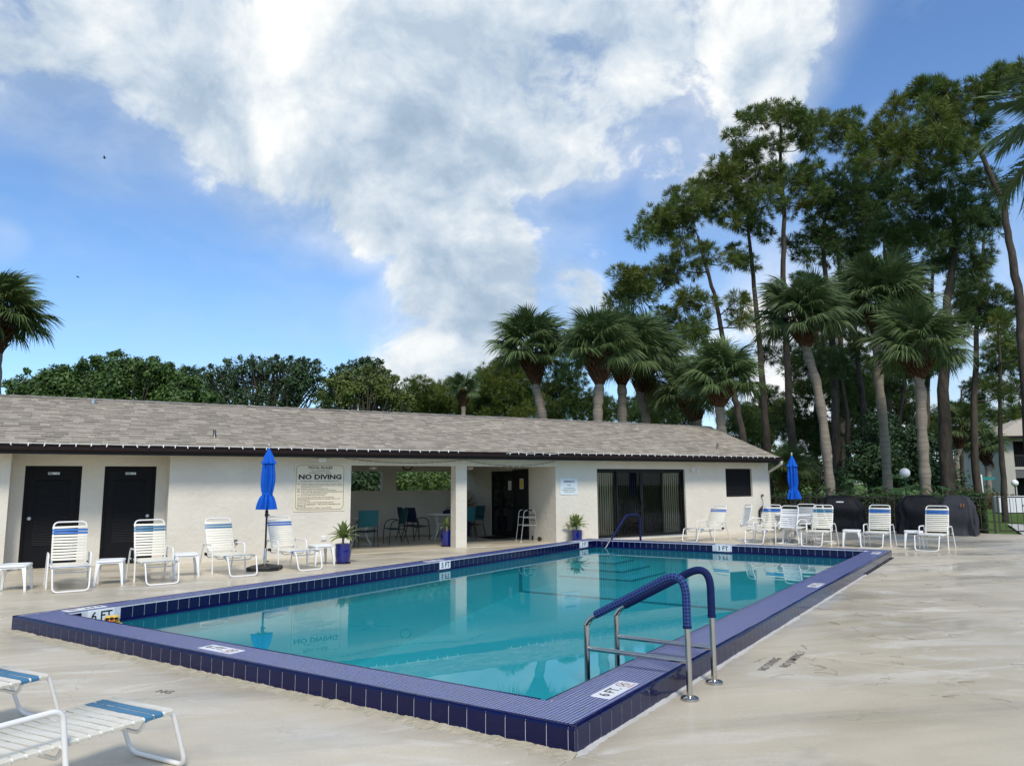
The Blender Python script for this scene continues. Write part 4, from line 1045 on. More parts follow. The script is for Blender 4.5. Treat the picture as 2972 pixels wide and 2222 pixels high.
# ------------------------------------------------------------------ white dining set
def dining_chair(loc, face, label):
    root = empty('dining_chair', (loc[0],loc[1],0), R(face+90), label, 'chair')
    wm = M_['white_metal']
    for s in (-1,1):
        sm = cached(('dcside',s), lambda: (lambda mb: (mb.tube(arc_path([(s*.27,.30,.015),(s*.27,-.22,.015),(s*.27,-.26,.30),(s*.27,-.27,.62),(s*.27,.05,.64),(s*.26,.22,.50)],[.04,.05,.07,.05],4),TR,8), mb.mesh('side_frame',60))[-1])(MB()))
        obj('side_frame', sm, wm, root)
    obj('seat_frame', tube_mesh(('dcseat',), arc_path([(-.25,.20,.40),(-.25,-.24,.43),(.25,-.24,.43),(.25,.20,.40)],.06,5)), wm, root)
    obj('cross_bar', tube_mesh(('dcx',), [(-.27,.30,.015),(.27,.30,.015)]), wm, root)
    bf = obj('back_frame', tube_mesh(('dcback',), arc_path([(-.24,0,0),(-.25,.64,0),(.25,.64,0),(.24,0,0)],.09,6)), wm, root, loc=(0,.19,.36), rot=(R(104),0,0))
    for k in range(7): obj('strap', strap_copy(.25,.045,'dc'), M_['plastic_white'], root, loc=(0,-.20+.062*k,.432-.004*k))
    for k in range(9): obj('strap', strap_copy(.245,.044,'dc2'), M_['plastic_white'], bf, loc=(0,.09+.056*k,0))
dining_chair((6.62,21.15), 5, 'white strap dining chair nearest the pool house corner and hose')
dining_chair((7.35,20.02), 38, 'white strap dining chair turned side-on on the pool side of the white table')
dining_chair((8.35,21.55), -125, 'white strap dining chair facing the pool across the white table')
dining_chair((8.28,20.35), 160, 'white strap dining chair with curved arms beside the teal banded lounger')
tb = empty('dining_table', UT, 0, 'round white dining table around the umbrella pole', 'table')
s = MB(); s.lathe([(.035,.70),(.52,.70),(.54,.71),(.54,.725),(.52,.732),(.035,.732)],40); s.build('table_top', M_['plastic_white'], tb, 40)
for k in range(4):
    a = R(45+90*k); s = MB(); s.tube(arc_path([(.06*math.cos(a),.06*math.sin(a),.70),(.10*math.cos(a),.10*math.sin(a),.35),(.42*math.cos(a),.42*math.sin(a),.014)],.12,5),.016,8); s.build('leg', M_['white_metal'], tb, 60)
bw = empty('umbrella_stand', UT, 0, 'squat pale umbrella stand on the deck under the white dining table', 'stand')
s = MB(); s.lathe([(.24,.0),(.25,.02),(.24,.05),(.16,.09),(.06,.13),(.03,.30),(.021,.31)],28); s.build('stand_body', M_['path'], bw, 50)

# ------------------------------------------------------------------ pavilion furniture
def sling_chair(bx, by, face, label, sling='sling_teal'):
    """face: heading in the pool-house frame, degrees from its +x"""
    p = B2W(bx, by, .012); root = empty('sling_chair', p, BA+R(face+90), label, 'chair', 'sling chairs in the pavilion')
    dm = M_['dark_metal']
    for s in (-1,1):
        m1 = cached(('scfr',s), lambda: (lambda mb: (mb.tube(arc_path([(s*.26,-.22,0),(s*.26,-.20,.42),(s*.26,-.16,.60),(s*.26,.05,.66),(s*.25,.22,.62)],[.1,.12,.1],5),.013,8), mb.mesh('front_leg',60))[-1])(MB()))
        obj('front_leg', m1, dm, root)
        m2 = cached(('scbk',s), lambda: (lambda mb: (mb.tube(arc_path([(s*.25,.33,0),(s*.25,.20,.42),(s*.245,.30,.93)],[.12],5),.013,8), mb.mesh('rear_leg',60))[-1])(MB()))
        obj('rear_leg', m2, dm, root)
        m3 = cached(('scrl',s), lambda: (lambda mb: (mb.tube([(s*.255,-.21,.41),(s*.25,.21,.39)],.012,6), mb.mesh('rail',60))[-1])(MB()))
        obj('rail', m3, dm, root)
    def seat():
        mb = MB(); n = 6
        vs = []
        for i in range(n+1):
            y = -.22+.43*i/n; z = .42-.025*math.sin(math.pi*i/n)-.02*i/n
            vs += [(-.255,y,z),(0,y,z-.018),(.255,y,z),(-.255,y,z-.005),(0,y,z-.023),(.255,y,z-.005)]
        fs = []
        for i in range(n):
            k = i*6
            for a,b,c in ((0,1,6),(1,2,6)): fs.append((k+a,k+b,k+b+6,k+a+6)); fs.append((k+a+3,k+a+9,k+b+9,k+b+3))
            fs += [(k,k+6,k+9,k+3),(k+2,k+5,k+11,k+8)]
        mb.add(vs, fs); return mb.mesh('seat', 50)
    obj('seat', cp(cached('scseat', seat)), M_[sling], root)
    def back():
        mb = MB(); n = 6; vs = []
        for i in range(n+1):
            t = i/n; z = .52+.42*t; y = .222+.082*t+.014*math.sin(math.pi*t)
            vs += [(-.25,y,z),(0,y+.025,z),(.25,y,z),(-.25,y+.006,z),(0,y+.031,z),(.25,y+.006,z)]
        fs = []
        for i in range(n):
            k = i*6
            for a,b in ((0,1),(1,2)): fs.append((k+a,k+b,k+b+6,k+a+6)); fs.append((k+a+3,k+a+9,k+b+9,k+b+3))
            fs += [(k,k+6,k+9,k+3),(k+2,k+5,k+11,k+8)]
        mb.add(vs, fs); return mb.mesh('backrest', 50)
    obj('backrest', cp(cached('scback', back)), M_[sling], root)
sling_chair(6.05,19.95,0,'navy sling chair half hidden at the wall end of the first pavilion table','sling_navy')
sling_chair(6.72,19.05,82,'teal sling chair seen from behind next to the potted agave')
sling_chair(7.72,19.62,178,'teal sling chair facing the wall end, alone on its side of the first table')
sling_chair(8.78,20.42,12,'navy sling chair in front of its twin between the two pavilion tables','sling_navy')
sling_chair(8.72,20.95,-6,'navy sling chair behind its twin between the two pavilion tables','sling_navy')
sling_chair(10.0,19.98,95,'teal sling chair mostly hidden behind the square column')
sling_chair(10.62,20.55,185,'teal sling chair standing free on the doorway side of the column')
def cafe_table(bx, by, label):
    root = empty('cafe_table', B2W(bx,by,.012), BA, label, 'table')
    s = MB(); s.lathe([(.0,.700),(.46,.700),(.48,.708),(.48,.722),(.465,.728),(0,.728)],36); s.build('table_top', M_['plastic_white'], root, 40)
    s = MB(); s.lathe([(.0,.42),(.20,.42),(.21,.43),(.20,.44),(0,.44)],28); s.build('shelf', M_['plastic_white'], root, 40)
    for k in range(4):
        a = R(30+90*k); c, d_ = math.cos(a), math.sin(a)
        s = MB(); s.tube(arc_path([(.30*c,.30*d_,.70),(.16*c,.16*d_,.43),(.20*c,.20*d_,.25),(.36*c,.36*d_,0)],[.12,.08],5),.017,8); s.build('leg', M_['white_metal'], root, 60)
cafe_table(6.85,19.85,'white round table with a foam tub in the pavilion')
cafe_table(9.62,20.62,'white round table with a dark bag beside the square column')
tub = empty('foam_tub', B2W(6.98,19.70,.740), BA, 'pale rectangular tub on the first pavilion table', 'tub')
s = MB(); s.add([(-.11,-.08,0),(.11,-.08,0),(.11,.08,0),(-.11,.08,0),(-.13,-.10,.13),(.13,-.10,.13),(.13,.10,.13),(-.13,.10,.13),(-.115,-.085,.13),(.115,-.085,.13),(.115,.085,.13),(-.115,.085,.13),(-.1,-.07,.02),(.1,-.07,.02),(.1,.07,.02),(-.1,.07,.02)],[(0,3,2,1),(0,1,5,4),(1,2,6,5),(2,3,7,6),(3,0,4,7),(4,5,9,8),(5,6,10,9),(6,7,11,10),(7,4,8,11),(8,9,13,12),(9,10,14,13),(10,11,15,14),(11,8,12,15),(12,13,14,15)])
s.build('tub_body', M_['foam'], tub); s = MB(); s.box(-.135,.135,-.105,.105,.131,.14); s.build('rim', M_['foam'], tub)
bag = empty('soft_bag', B2W(9.85,20.55,.740), BA, 'dark flat bag lying on the second pavilion table', 'bag')
s = MB(); s.lathe([(.20,0),(.23,.03),(.22,.08),(.12,.12),(0,.13)],24,Matrix.Diagonal((1.0,.6,1,1)),wob=lambda t,i:1+.08*math.sin(3*t+i)); s.build('bag_body', M_['sling_navy'], bag, 60)
s = MB(); s.tube([(-.1,0,.10),(-.08,.02,.19),(.06,.02,.20),(.1,0,.10)],.008,6); s.build('bag_handle', M_['dark_metal'], bag)
# potted plants
def pot(loc, h, r, label, n, L, mt='agave', stem=.12):
    root = empty('potted_plant', loc, random.random()*6, label, 'potted plant')
    s = MB(); s.lathe([(r*.80,.02),(r*.95,h*.35),(r*1.0,h*.65),(r*.97,h*.90),(r*1.03,h*.94),(r*1.03,h),(r*.92,h),(r*.88,h*.9),(0,h*.9)],28); s.build('pot', M_['pot_blue'], root, 50)
    s = MB(); s.lathe([(r*.95,0),(r*1.0,.022),(r*.8,.022)],28); s.build('saucer', M_['black_plastic'], root, 50)
    s = MB(); s.lathe([(r*.88,h*.9),(r*.4,h*.93),(0,h*.94)],16); s.build('soil', M_['soil'], root, 50)
    s = MB(); s.tube([(0,0,h*.9),(.01,0,h+stem*.5),(0,0,h+stem+.03)],[.026,.022,.03],8); s.build('stem', M_['palm_trunk'], root, 50)
    def leaf(v):
        mb = MB(); ns = 7; vs = []
        for i in range(ns+1):
            t = i/ns; wv = .085*L/.42*(.45+1.5*t)*(1-t)**.75 if t < 1 else 0
            y = L*t; z = .10*L*math.sin(t*2.2) - v*L*t*t
            vs += [(-wv,y,z+.25*wv),(0,y,z-.012*(1-t)),(wv,y,z+.25*wv)]
        fs = []
        for i in range(ns):
            k = i*3; fs += [(k,k+1,k+4,k+3),(k+1,k+2,k+5,k+4)]
        mb.add(vs, fs); return mb.mesh('leaf', 60)
    for i in range(n):
        t = i/(n-1); el = 84 - 92*t**.85 + random.uniform(-6,6); v = .02 if t < .5 else .28*t
        obj('leaf', cached(('agl',mt,round(L,2),v>.1), lambda: leaf(.02 if v <= .1 else .26)), M_[mt], root, loc=(0,0,h+stem), rot=(R(el),0,i*2.39996+random.uniform(-.2,.2)), scale=(1,random.uniform(.82,1.08),1))
    return root
p = G(995,1634); pot((p.x,p.y,0), .40, .165, 'agave in a cobalt blue pot at the table end of the pavilion opening', 30, .37)
p = B2W(12.02,BD_-.26); pot((p.x,p.y,0), .34, .155, 'agave in a cobalt blue pot under the RESIDENTS notice', 30, .37)
p = B2W(8.52,BD_+.62,.012); pot((p.x,p.y,p.z), .40, .155, 'small plant in a blue pot tucked behind the square column', 14, .26)
p = B2W(10.9,21.6,.012); pot((p.x,p.y,p.z), .55, .17, 'tall reddish bromeliad in a pot in the far corner of the pavilion', 20, .55, 'bromeliad', .25)
# walking frame
wk = empty('walking_frame', B2W(11.75,18.25,.012)+BT*(-.55)+BN*.1, BA+R(-14), 'folding aluminium walking frame with front wheels outside the side door', 'walking frame')
def wt_(name, pts, r=.0125, mt='aluminium', rad=.07):
    s = MB(); s.tube(arc_path(pts, rad, 5), r, 8); s.build(name, M_[mt], wk, 60)
for y_, lean in ((-.26,0),(.22,0)):
    wt_('side_frame', [(-.25,y_,0),(-.19,y_,.45),(-.15,y_,.86),(.16,y_,.86),(.20,y_,.50),(.28,y_,.10)], rad=.09)
    wt_('side_bar', [(-.165,y_,.66),(.185,y_,.66)], .010); wt_('side_bar', [(-.19,y_,.44),(.205,y_,.44)], .010)
    s = MB(); s.tube([(-.06,y_,.86),(.09,y_,.86)],.019,10); s.build('hand_grip', M_['black_plastic'], wk, 60)
    Mw = Matrix.Translation((.285,y_+(.03 if y_>0 else -.03),.065)) @ Matrix.Rotation(R(90),4,'X')
    s = MB(); s.lathe([(.040,-.012),(.062,-.012),(.064,0),(.062,.012),(.040,.012)],20,Mw); wh = s.build('wheel', M_['rubber'], wk, 50)
    s = MB()
    for k in range(5):
        a = 2*math.pi*k/5; s.tube([Mw@Vector((0,0,0)),Mw@Vector((.045*math.cos(a),.045*math.sin(a),0))],.007,6)
    s.build('spokes', M_['black_plastic'], wh)
    s = MB(); s.lathe([(.017,0),(.017,.03)],10,Matrix.Translation((-.25,y_,-.002))); s.build('rubber_tip', M_['paper'], wk)
wt_('cross_bar', [(.175,-.26,.72),(.175,.22,.72)], .011, 'steel_worn'); wt_('cross_bar', [(.19,-.26,.58),(.19,.22,.58)], .011, 'steel_worn')
dm_ = MB(); dm_.bbox(-.35,.35,-.48,.48,0,.012,.003)
tag(dm_.build('door_mat', M_['mat_black'], loc=B2W(11.08,20.0,.013), rot=(0,0,BA)), 'black mat on the floor at the side door', 'mat')
# ceiling fans and hanging hoop
for fx, fy, lab in ((7.25,20.1,'white ceiling fan with a dome light above the first pavilion table'),(10.2,19.9,'white ceiling fan behind the square column near the side door')):
    fan = empty('ceiling_fan', B2W(fx,fy,2.25), BA+R(20), lab, 'fan')
    s = MB(); s.lathe([(.05,0),(.05,-.02),(.015,-.03),(.015,-.06),(.09,-.07),(.11,-.10),(.10,-.14),(.05,-.15)][::-1],20); s.build('motor', M_['house_wall'], fan, 50)
    s = MB(); s.lathe([(.0,-.225),(.06,-.215),(.10,-.185),(.11,-.155),(.04,-.15)],20); s.build('light_dome', M_['globe'], fan, 60)
    for k in range(5):
        Mb = Matrix.Rotation(2*math.pi*k/5,4,'Z') @ Matrix.Rotation(R(8),4,'X'); s = MB(); s.bbox(.12,.62,-.06,.06,-.112,-.104,.003,Mb); s.build('blade', M_['house_grey'], fan)
hp = empty('hanging_hoop', B2W(7.55,18.3,2.075), BA, 'thick black hoop hanging under the pavilion header', 'hoop')
s = MB(); s.tube([(.14*math.cos(t),0,.02+.11*math.sin(t)) for t in [2*math.pi*i/28 for i in range(28)]],.02,8,closed=True); s.build('hoop_ring', M_['rubber'], hp, 60)
s = MB(); s.tube([(0,0,.13),(0,0,.18)],.006,6); s.build('hook', M_['dark_metal'], hp)

# ------------------------------------------------------------------ pool rails
def uv_tube(name, pts, r, mt, parent, seg=14):
    mb = MB(); mb.tube(pts, r, seg); me = mb.mesh(name, 60)
    uvl = me.uv_layers.new(name='UVMap'); n = len(pts); L = [0]
    for a, b in zip(pts, pts[1:]): L.append(L[-1]+(Vector(b)-Vector(a)).length)
    for poly in me.polygons:
        vs_ = list(poly.vertices)
        ks = [v % seg for v in vs_]
        for li, v in zip(poly.loop_indices, vs_):
            k = v % seg
            if max(ks) == seg-1 and min(ks) == 0 and k == 0 and len(vs_) == 4: k = seg
            uvl.data[li].uv = (L[min(v//seg, n-1)], k/seg)
    return obj(name, me, M_[mt], parent)
def grab_rail(u, label, sleeve):
    root = empty('grab_rail', P2W(u,-.16,0), PA, label, 'handrail')
    y0 = -.16
    path = arc_path([(0,0,0),(0,0,.955),(0,.86-.04,.515),(0,.86,.46),(0,.86,-.9)],[.22,.09,.01],14)
    s = MB(); s.tube(path, .0225, 14); s.build('rail', M_['steel'], root, 60)
    L = [0]
    for a, b in zip(path, path[1:]): L.append(L[-1]+(b-a).length)
    i0 = next(i for i,p in enumerate(path) if p.z > .60); i1 = next(i for i,p in enumerate(path) if p.y > .74)
    lo = Vector((0,0,.52)); hi = Vector((0,.80,path[i1].z)) ; 
    e = path[i1-1].lerp(path[i1], .80) if path[i1].y-path[i1-1].y > .2 else path[i1]
    sp = [lo, Vector((0,0,.55))] + path[i0:i1]
    far_ = Vector((0,.775,.545)); 
    sp = [p for p in sp if p.y < .70]; last = sp[-1]
    sp += [last.lerp(far_, k/6) for k in range(1,7)]
    uv_tube('sleeve', sp, .031, sleeve, root)
    s = MB(); s.tube([(0,0,.515),(0,0,.535)],.034,14); s.build('sleeve_cuff', M_['sleeve_blue'], root, 60)
    s = MB(); s.tube([(0,0,.275),(0,.86,.275)],.019,12); s.build('cross_bar', M_['steel'], root, 60)
    s = MB(); s.lathe([(.068,0),(.068,.014),(.060,.022),(.030,.026),(.024,.030)],28); s.build('flange', M_['steel'], root, 40)
    return root
grab_rail(1.47, 'stainless grab rail in a checked blue sleeve beside the 6 FT. marker', 'sleeve_checked')
grab_rail(2.02, 'stainless grab rail in a plain blue sleeve next to the checked one', 'sleeve_blue')
hr = empty('step_rail', P2W(14.62,6.12,0), PA, 'blue sleeved handrail over the corner steps before the sliding door', 'handrail')
d_ = Vector((13.22-14.62, 6.46-6.12, 0)); path = arc_path([(0,0,0),(0,0,.78),Vector((0,0,.775))+d_*.40,d_+Vector((0,0,-.02)),d_*1.25+Vector((0,0,-.25))],[.14,.12,.05],6)
s = MB(); s.tube(path, .019, 10); s.build('rail', M_['steel'], hr, 60)
s = MB(); sp = [p for p in path if p.z > .08]; sp[0] = Vector((0,0,.06)); sp.append(path[-3].lerp(sp[-1],.08) if False else d_*.93+Vector((0,0,.055))); s.tube(sp, .029, 10); s.build('sleeve', M_['sleeve_blue'], hr, 60)
s = MB(); s.lathe([(.06,0),(.06,.015),(.03,.02)],20); s.build('flange', M_['steel'], hr, 40)

# ------------------------------------------------------------------ toy ducks at the corner of the pool
def duck(px, py, rz, label):
    p = P2W(px, py, WZ); root = empty('toy_duck', (p.x,p.y,WZ-.015), R(rz), label, 'toy duck')
    s = MB(); s.lathe([(0,-.01),(.05,.0),(.075,.03),(.07,.06),(.04,.08),(0,.085)],16,Matrix.Diagonal((1,1.25,1,1))); s.add([(-.03,.07,.055),(.03,.07,.055),(0,.125,.10),(0,.07,.08)],[(0,1,2),(0,2,3),(1,3,2)]); s.build('body', M_['duck_yellow'], root, 60)
    s = MB(); s.lathe([(0,-.048),(.03,-.038),(.046,-.012),(.046,.012),(.03,.038),(0,.048)],16,Matrix.Translation((0,-.045,.125))); hd_ = s.build('head', M_['duck_yellow'], root, 60)
    s = MB(); s.bbox(-.02,.02,-.125,-.085,.108,.120,.006); s.build('beak', M_['duck_beak'], hd_)
    s = MB(); s.bbox(-.042,-.004,-.096,-.082,.126,.150,.004); s.bbox(.004,.042,-.096,-.082,.126,.150,.004); s.box(-.006,.006,-.094,-.088,.140,.146); s.build('sunglasses', M_['ink'], hd_)
duck(.70,6.54,38,'yellow toy duck in sunglasses behind its twin at the pool corner'); duck(.775,6.50,14,'yellow toy duck in sunglasses in front of its twin at the pool corner')
# fallen pine needles
s = MB()
for k in range(110):
    if k < 70: p = P2W(random.uniform(2.5,14), -abs(random.gauss(0,1.2))-.1)
    else: p = P2W(random.uniform(14,22), random.uniform(-6,6))
    for j in range(random.choice((1,2,3))):
        a = random.random()*6.28; L_ = random.uniform(.08,.2); a2 = a+random.uniform(-.5,.5); w_ = .0011
        q0 = Vector((p.x,p.y,.004)); q1 = q0+Vector((math.cos(a)*L_*.5,math.sin(a)*L_*.5,.004)); q2 = q1+Vector((math.cos(a2)*L_*.5,math.sin(a2)*L_*.5,-.003))
        s.tube([q0,q1,q2], w_, 3, cap=False)
tag(s.build('fallen_needles', M_['needle_dead']), 'dead pine needles scattered on the deck', 'needles', kind='stuff')
# ================================================================== fence, hedge, covered grills
FX = 23.55
def pobj(mb, name, mt, parent, smooth=None, **k): return mb.build(name, M_[mt], parent, smooth, **k)
fe = empty('pool_fence', P2W(FX,2.0), PA, 'dark metal picket fence in front of the clipped hedge', 'fence')
Y0, Y1 = -1.66, 8.0
s = MB(); s.box(-.018,.018,Y0-2,Y1-2,1.075,1.11); pobj(s,'top_rail','fence_metal',fe)
s = MB(); s.box(-.018,.018,Y0-2,Y1-2,.09,.125); pobj(s,'bottom_rail','fence_metal',fe)
pm = MB(); pm.box(-.010,.010,-.010,.010,.125,1.075); pm = pm.mesh('picket')
pom = MB(); pom.bbox(-.03,.03,-.03,.03,0,1.14,.006); pom = pom.mesh('post')
y = Y0; k = 0
while y < Y1:
    if k % 14 == 0: obj('post', pom, M_['fence_metal'], fe, loc=(0,y-2,0))
    else: obj('picket', pm, M_['fence_metal'], fe, loc=(0,y-2,0))
    y += .172; k += 1
ga = empty('pool_gate', P2W(FX,-1.72), PA, 'dark metal picket gate at the end of the hedge', 'gate')
for yy in (-.06,-1.12):
    s = MB(); s.box(-.022,.022,yy-.022,yy+.022,.05,1.14); pobj(s,'stile','fence_metal',ga)
for zz in (.07,1.09):
    s = MB(); s.box(-.018,.018,-1.098,-.082,zz,zz+.04); pobj(s,'rail','fence_metal',ga)
for k in range(6): obj('picket', pm, M_['fence_metal'], ga, loc=(0,-.22-.155*k,0), scale=(1,1,1))
s = MB(); s.tube([(0,-1.0,.12),(0,-.12,.50)],.006,6); pobj(s,'brace','fence_metal',ga)
f2 = empty('pool_fence', P2W(FX,-3.0), PA, 'dark metal picket fence beyond the gate', 'fence')
s = MB(); s.box(-.018,.018,-5,.1,1.075,1.11); pobj(s,'top_rail','fence_metal',f2); s = MB(); s.box(-.018,.018,-5,.1,.09,.125); pobj(s,'bottom_rail','fence_metal',f2)
for k in range(28): obj('post' if k % 14 == 0 else 'picket', pom if k % 14 == 0 else pm, M_['fence_metal'], f2, loc=(0,.1-.172*k,0))

def leaf_quads(P, Nrm, size, rng_, aspect=.5, jitter=.7):
    n = len(P); d = Nrm + rng_.normal(0, jitter, (n,3)); d /= np.linalg.norm(d,axis=1)[:,None]
    a = np.cross(d, rng_.normal(0,1,(n,3))); a /= np.linalg.norm(a,axis=1)[:,None]; b = np.cross(d,a)
    s = size*(.6+.8*rng_.random(n))[:,None]; w = s*aspect
    V = np.stack([P-a*s, P-b*w, P+a*s, P+b*w],1).reshape(-1,3)
    Fq = np.arange(4*n).reshape(-1,4)
    return V, Fq
def hedge_thing(name, x0, x1, y0, y1, z1, n, size, label, mt='leaf_hedge', cat='hedge'):
    cx, cy = (x0+x1)/2, (y0+y1)/2
    root = empty(name, P2W(cx,cy,-.12), PA, label, cat)
    hx, hy = (x1-x0)/2, (y1-y0)/2
    P = rng.random((n,3))*2-1; face = rng.integers(0,4,n)
    Nn = np.zeros((n,3)); 
    for f_, ax, sg_ in ((0,0,-1),(1,2,1),(2,2,1),(3,1,-1)):
        k = face == f_; P[k,ax] = sg_*(1-np.abs(rng.normal(0,.12,k.sum()))); Nn[k,ax] = sg_
    bump = .05*np.sin(P[:,1]*hy*2.3)+.04*np.sin(P[:,1]*hy*5.1+1)
    Q = np.stack([P[:,0]*hx+bump, P[:,1]*hy, (P[:,2]+1)/2*(z1+.12)+bump*.5+rng.normal(0,.02,n)],1)
    V, Fq = leaf_quads(Q, Nn, size, rng)
    obj('foliage', tri_mesh('foliage', V, Fq), M_[mt], root)
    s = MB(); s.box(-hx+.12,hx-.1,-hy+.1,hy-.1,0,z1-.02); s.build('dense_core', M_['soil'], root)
    s = MB(); k = y0+.3
    while k < y1: s.tube([(0,k-cy,0),(.05,k-cy+.05,.5)],.02,5); k += .6
    s.build('stems', M_['bark'], root)
hedge_thing('hedge', 23.85, 24.6, -1.45, 8.5, 1.14, 26000, .035, 'clipped green hedge standing right behind the pool fence')

def grill(px, py, w, d, h, label, mt, seed, rz=0, logo=None):
    root = empty('grill_cover', P2W(px,py), PA+R(-90+rz), label, 'grill cover')
    rr = random.Random(seed); mb = MB(); seg = 110
    lay = [(0,1.02,1.03),(.06,1.0,1.0),(.14,.99,.99),(.22,.985,.985),(.30,.985,.98),(.38,.975,.97),(.46,.97,.965),(.54,.97,.96),(.62,.98,.95),(.68,.97,.93),(.74,.93,.88),(.80,.86,.80),(.87,.78,.68),(.94,.66,.50),(.985,.56,.32),(1.0,.45,.22),(1.004,.2,.1)]
    ph = [rr.uniform(0,6.28) for _ in range(6)]
    for t, sx, sy in lay:
        for k in range(seg):
            a = 2*math.pi*k/seg; c, s_ = math.cos(a), math.sin(a); e = .38
            x = math.copysign(abs(c)**e, c)*w/2*sx; y = math.copysign(abs(s_)**e, s_)*d/2*sy
            fo = max(0,1-t)**.8*.065*math.sin(9*a+ph[0]+2.5*t+1.3*math.sin(2*a))+.034*math.sin(5*a+ph[1]+8*t)+.020*math.sin(19*a+ph[2]-4*t)*(1-t)+.03*math.sin(14*t+4*a+ph[3]+2*math.sin(3*a))+rr.uniform(-.006,.006)
            mb.v.append((x*(1+fo), y*(1+fo*1.6), h*t + .012*math.sin(3*a+ph[4])*t+(.010*math.sin(6*a+ph[5]) if t==0 else 0)+ (.012 if t==0 else 0)))
    n = len(lay)
    for l in range(n-1):
        for k in range(seg): mb.f.append((l*seg+k, l*seg+(k+1)%seg, (l+1)*seg+(k+1)%seg, (l+1)*seg+k))
    mb.f.append(tuple(range((n-1)*seg, n*seg)))
    mb.build('cover', M_[mt], root, 70)
    if logo == 'word':
        s = MB(); s.box(-.13,.13,-d/2*.86-.004,-d/2*.86,h*.80,h*.855); 
        obj('logo', cp(text_mesh('weber',.085,.0045,width=.24,extrude=.002)), M_['logo_white'], root, loc=(0,-d/2*.80-.012,h*.835), rot=(R(62),0,0))
    if logo == 'mark':
        s = MB()
        for q_ in (-.035,.035): s.tube([(q_-.01,0,-.05),(q_+.012,0,0),(q_-.008,0,.05)],.010,6)
        s.build('logo', M_['logo_orange'], root, loc=(.17,-d/2*.93-.02,h*.76))
    for sx in (-1,1):
        for sy in (-1,1):
            s = MB(); s.box(sx*(w/2-.12)-.02,sx*(w/2-.12)+.02,sy*(d/2-.1)-.02,sy*(d/2-.1)+.02,0,.10); s.build('caster', M_['rubber'], root)
grill(22.55, 2.55, 1.45, .72, 1.15, 'black grill cover with a small white logo in front of the hedge', 'cover_black', 3, 8, 'word')
grill(22.35, .22, 1.35, .75, 1.17, 'plain black grill cover pressed against a grey one', 'cover_black', 8, 6)
grill(22.25, -.78, .95, .72, 1.17, 'charcoal grey grill cover with an orange mark', 'cover_grey', 5, -4, 'mark')

# lamps
def globe_lamp(px, py, depth, r, label):
    p = AT(px, py, depth); root = empty('globe_lamp', (p.x,p.y,-.12), 0, label, 'lamp')
    z = p.z+.12
    s = MB(); s.lathe([(r*math.sin(math.pi*k/14), z-r*math.cos(math.pi*k/14)) for k in range(15)],24); s.build('globe', M_['globe'], root, 80)
    s = MB(); s.lathe([(.05,0),(.05,.05),(.035,.08),(.035,z-r-.05),(.07,z-r-.02),(.07,z-r+.03)],14); s.build('post', M_['mast_green'], root, 50)
globe_lamp(2626,1372,30.5,.20,'white globe lamp on a short green post behind the hedge')
globe_lamp(2945,1401,44,.19,'white globe lamp standing near the two-storey house')

# street name sign, traffic mast
p = AT(2848,1393,46); ss = empty('street_sign', (p.x,p.y,-.12), R(-6), 'white street sign post with a teal name blade', 'street sign')
s = MB(); s.box(-.06,.06,-.03,.03,0,p.z+.12+.35); s.build('post', M_['plastic_white'], ss)
s = MB(); s.box(.08,.78,-.02,.02,p.z+.12+.02,p.z+.12+.19); s.build('name_blade', M_['teal_sign'], ss)
p = AT(2497,1352,75); tm = empty('traffic_mast', (p.x-7,p.y,-.12), 0, 'green traffic mast arm with a small sign seen between the trunks', 'traffic mast')
s = MB(); s.tube([(0,0,0),(0,0,p.z+.6),(.4,0,p.z+.8),(9,0,p.z+.95)],.11,8); s.build('mast', M_['mast_green'], tm, 60)
s = MB(); s.box(6.6,7.9,-.05,.05,p.z-.1,p.z+.5); s.build('mast_sign', M_['teal_sign'], tm)
# low white cabinet on the lawn beyond the gate
p = G(2950,1490,-.12); cb = empty('utility_cabinet', (p.x+.1,p.y+.3,-.12), R(-8), 'low white utility cabinet on the lawn beyond the gate', 'cabinet')
s = MB(); s.bbox(-.85,1.2,-.3,.3,.06,.92,.02); s.build('cabinet_body', M_['cabinet_white'], cb)
s = MB(); s.box(-.8,1.15,-.27,.27,0,.06); s.build('shade_block', M_['fascia'], cb)  # near-black block stands in for the shade under the cabinet
for x in (-.17,.52):
    s = MB(); s.box(x-.006,x+.006,-.304,-.299,.1,.9); s.build('panel_joint', M_['house_grey'], cb)
s = MB(); s.lathe([(.04,0),(.04,.02),(0,.02)],12,Matrix.Translation((.30,-.302,.42))@Matrix.Rotation(R(90),4,'X')); s.build('lock', M_['fascia'], cb)

# two-storey house at the right edge
p = AT(2912,1396,62); hx, hy = p.x, p.y
h2 = empty('two_storey_house', (hx,hy,-.12), R(-10), 'two-storey cream house with dark balconies and a shingle roof', 'house')
def h2b(n_, mt, *bx):
    s = MB()
    for b_ in bx: s.box(*b_)
    return s.build(n_, M_[mt], h2)
h2b('wall','house_wall',(0,.25,0,8,0,5.35),(.25,14,5.5,5.75,0,5.35),(13.75,14,0,5.5,0,5.35))
h2b('corner_post','house_wall',(.25,.95,-.05,.6,0,5.30)); h2b('corner_post','house_wall',(7,7.7,-.05,.6,0,5.30))
h2b('floor_band','house_wall',(.95,7,-.03,5.4,2.62,2.85),(7.7,13.7,-.03,5.4,2.62,2.85))
h2b('lower_fascia','house_grey',(.95,7,.02,.2,1.95,2.60),(7.7,13.7,.02,.2,1.95,2.60))
h2b('eave_band','house_wall',(.95,7,-.03,.2,4.95,5.30),(7.7,13.7,-.03,.2,4.95,5.30))
h2b('back_wall','house_dark',(.3,13.7,5.2,5.45,0,5.2))
h2b('window','house_grey',(1.2,2.6,4.8,5.15,3.2,4.7))
s = MB()
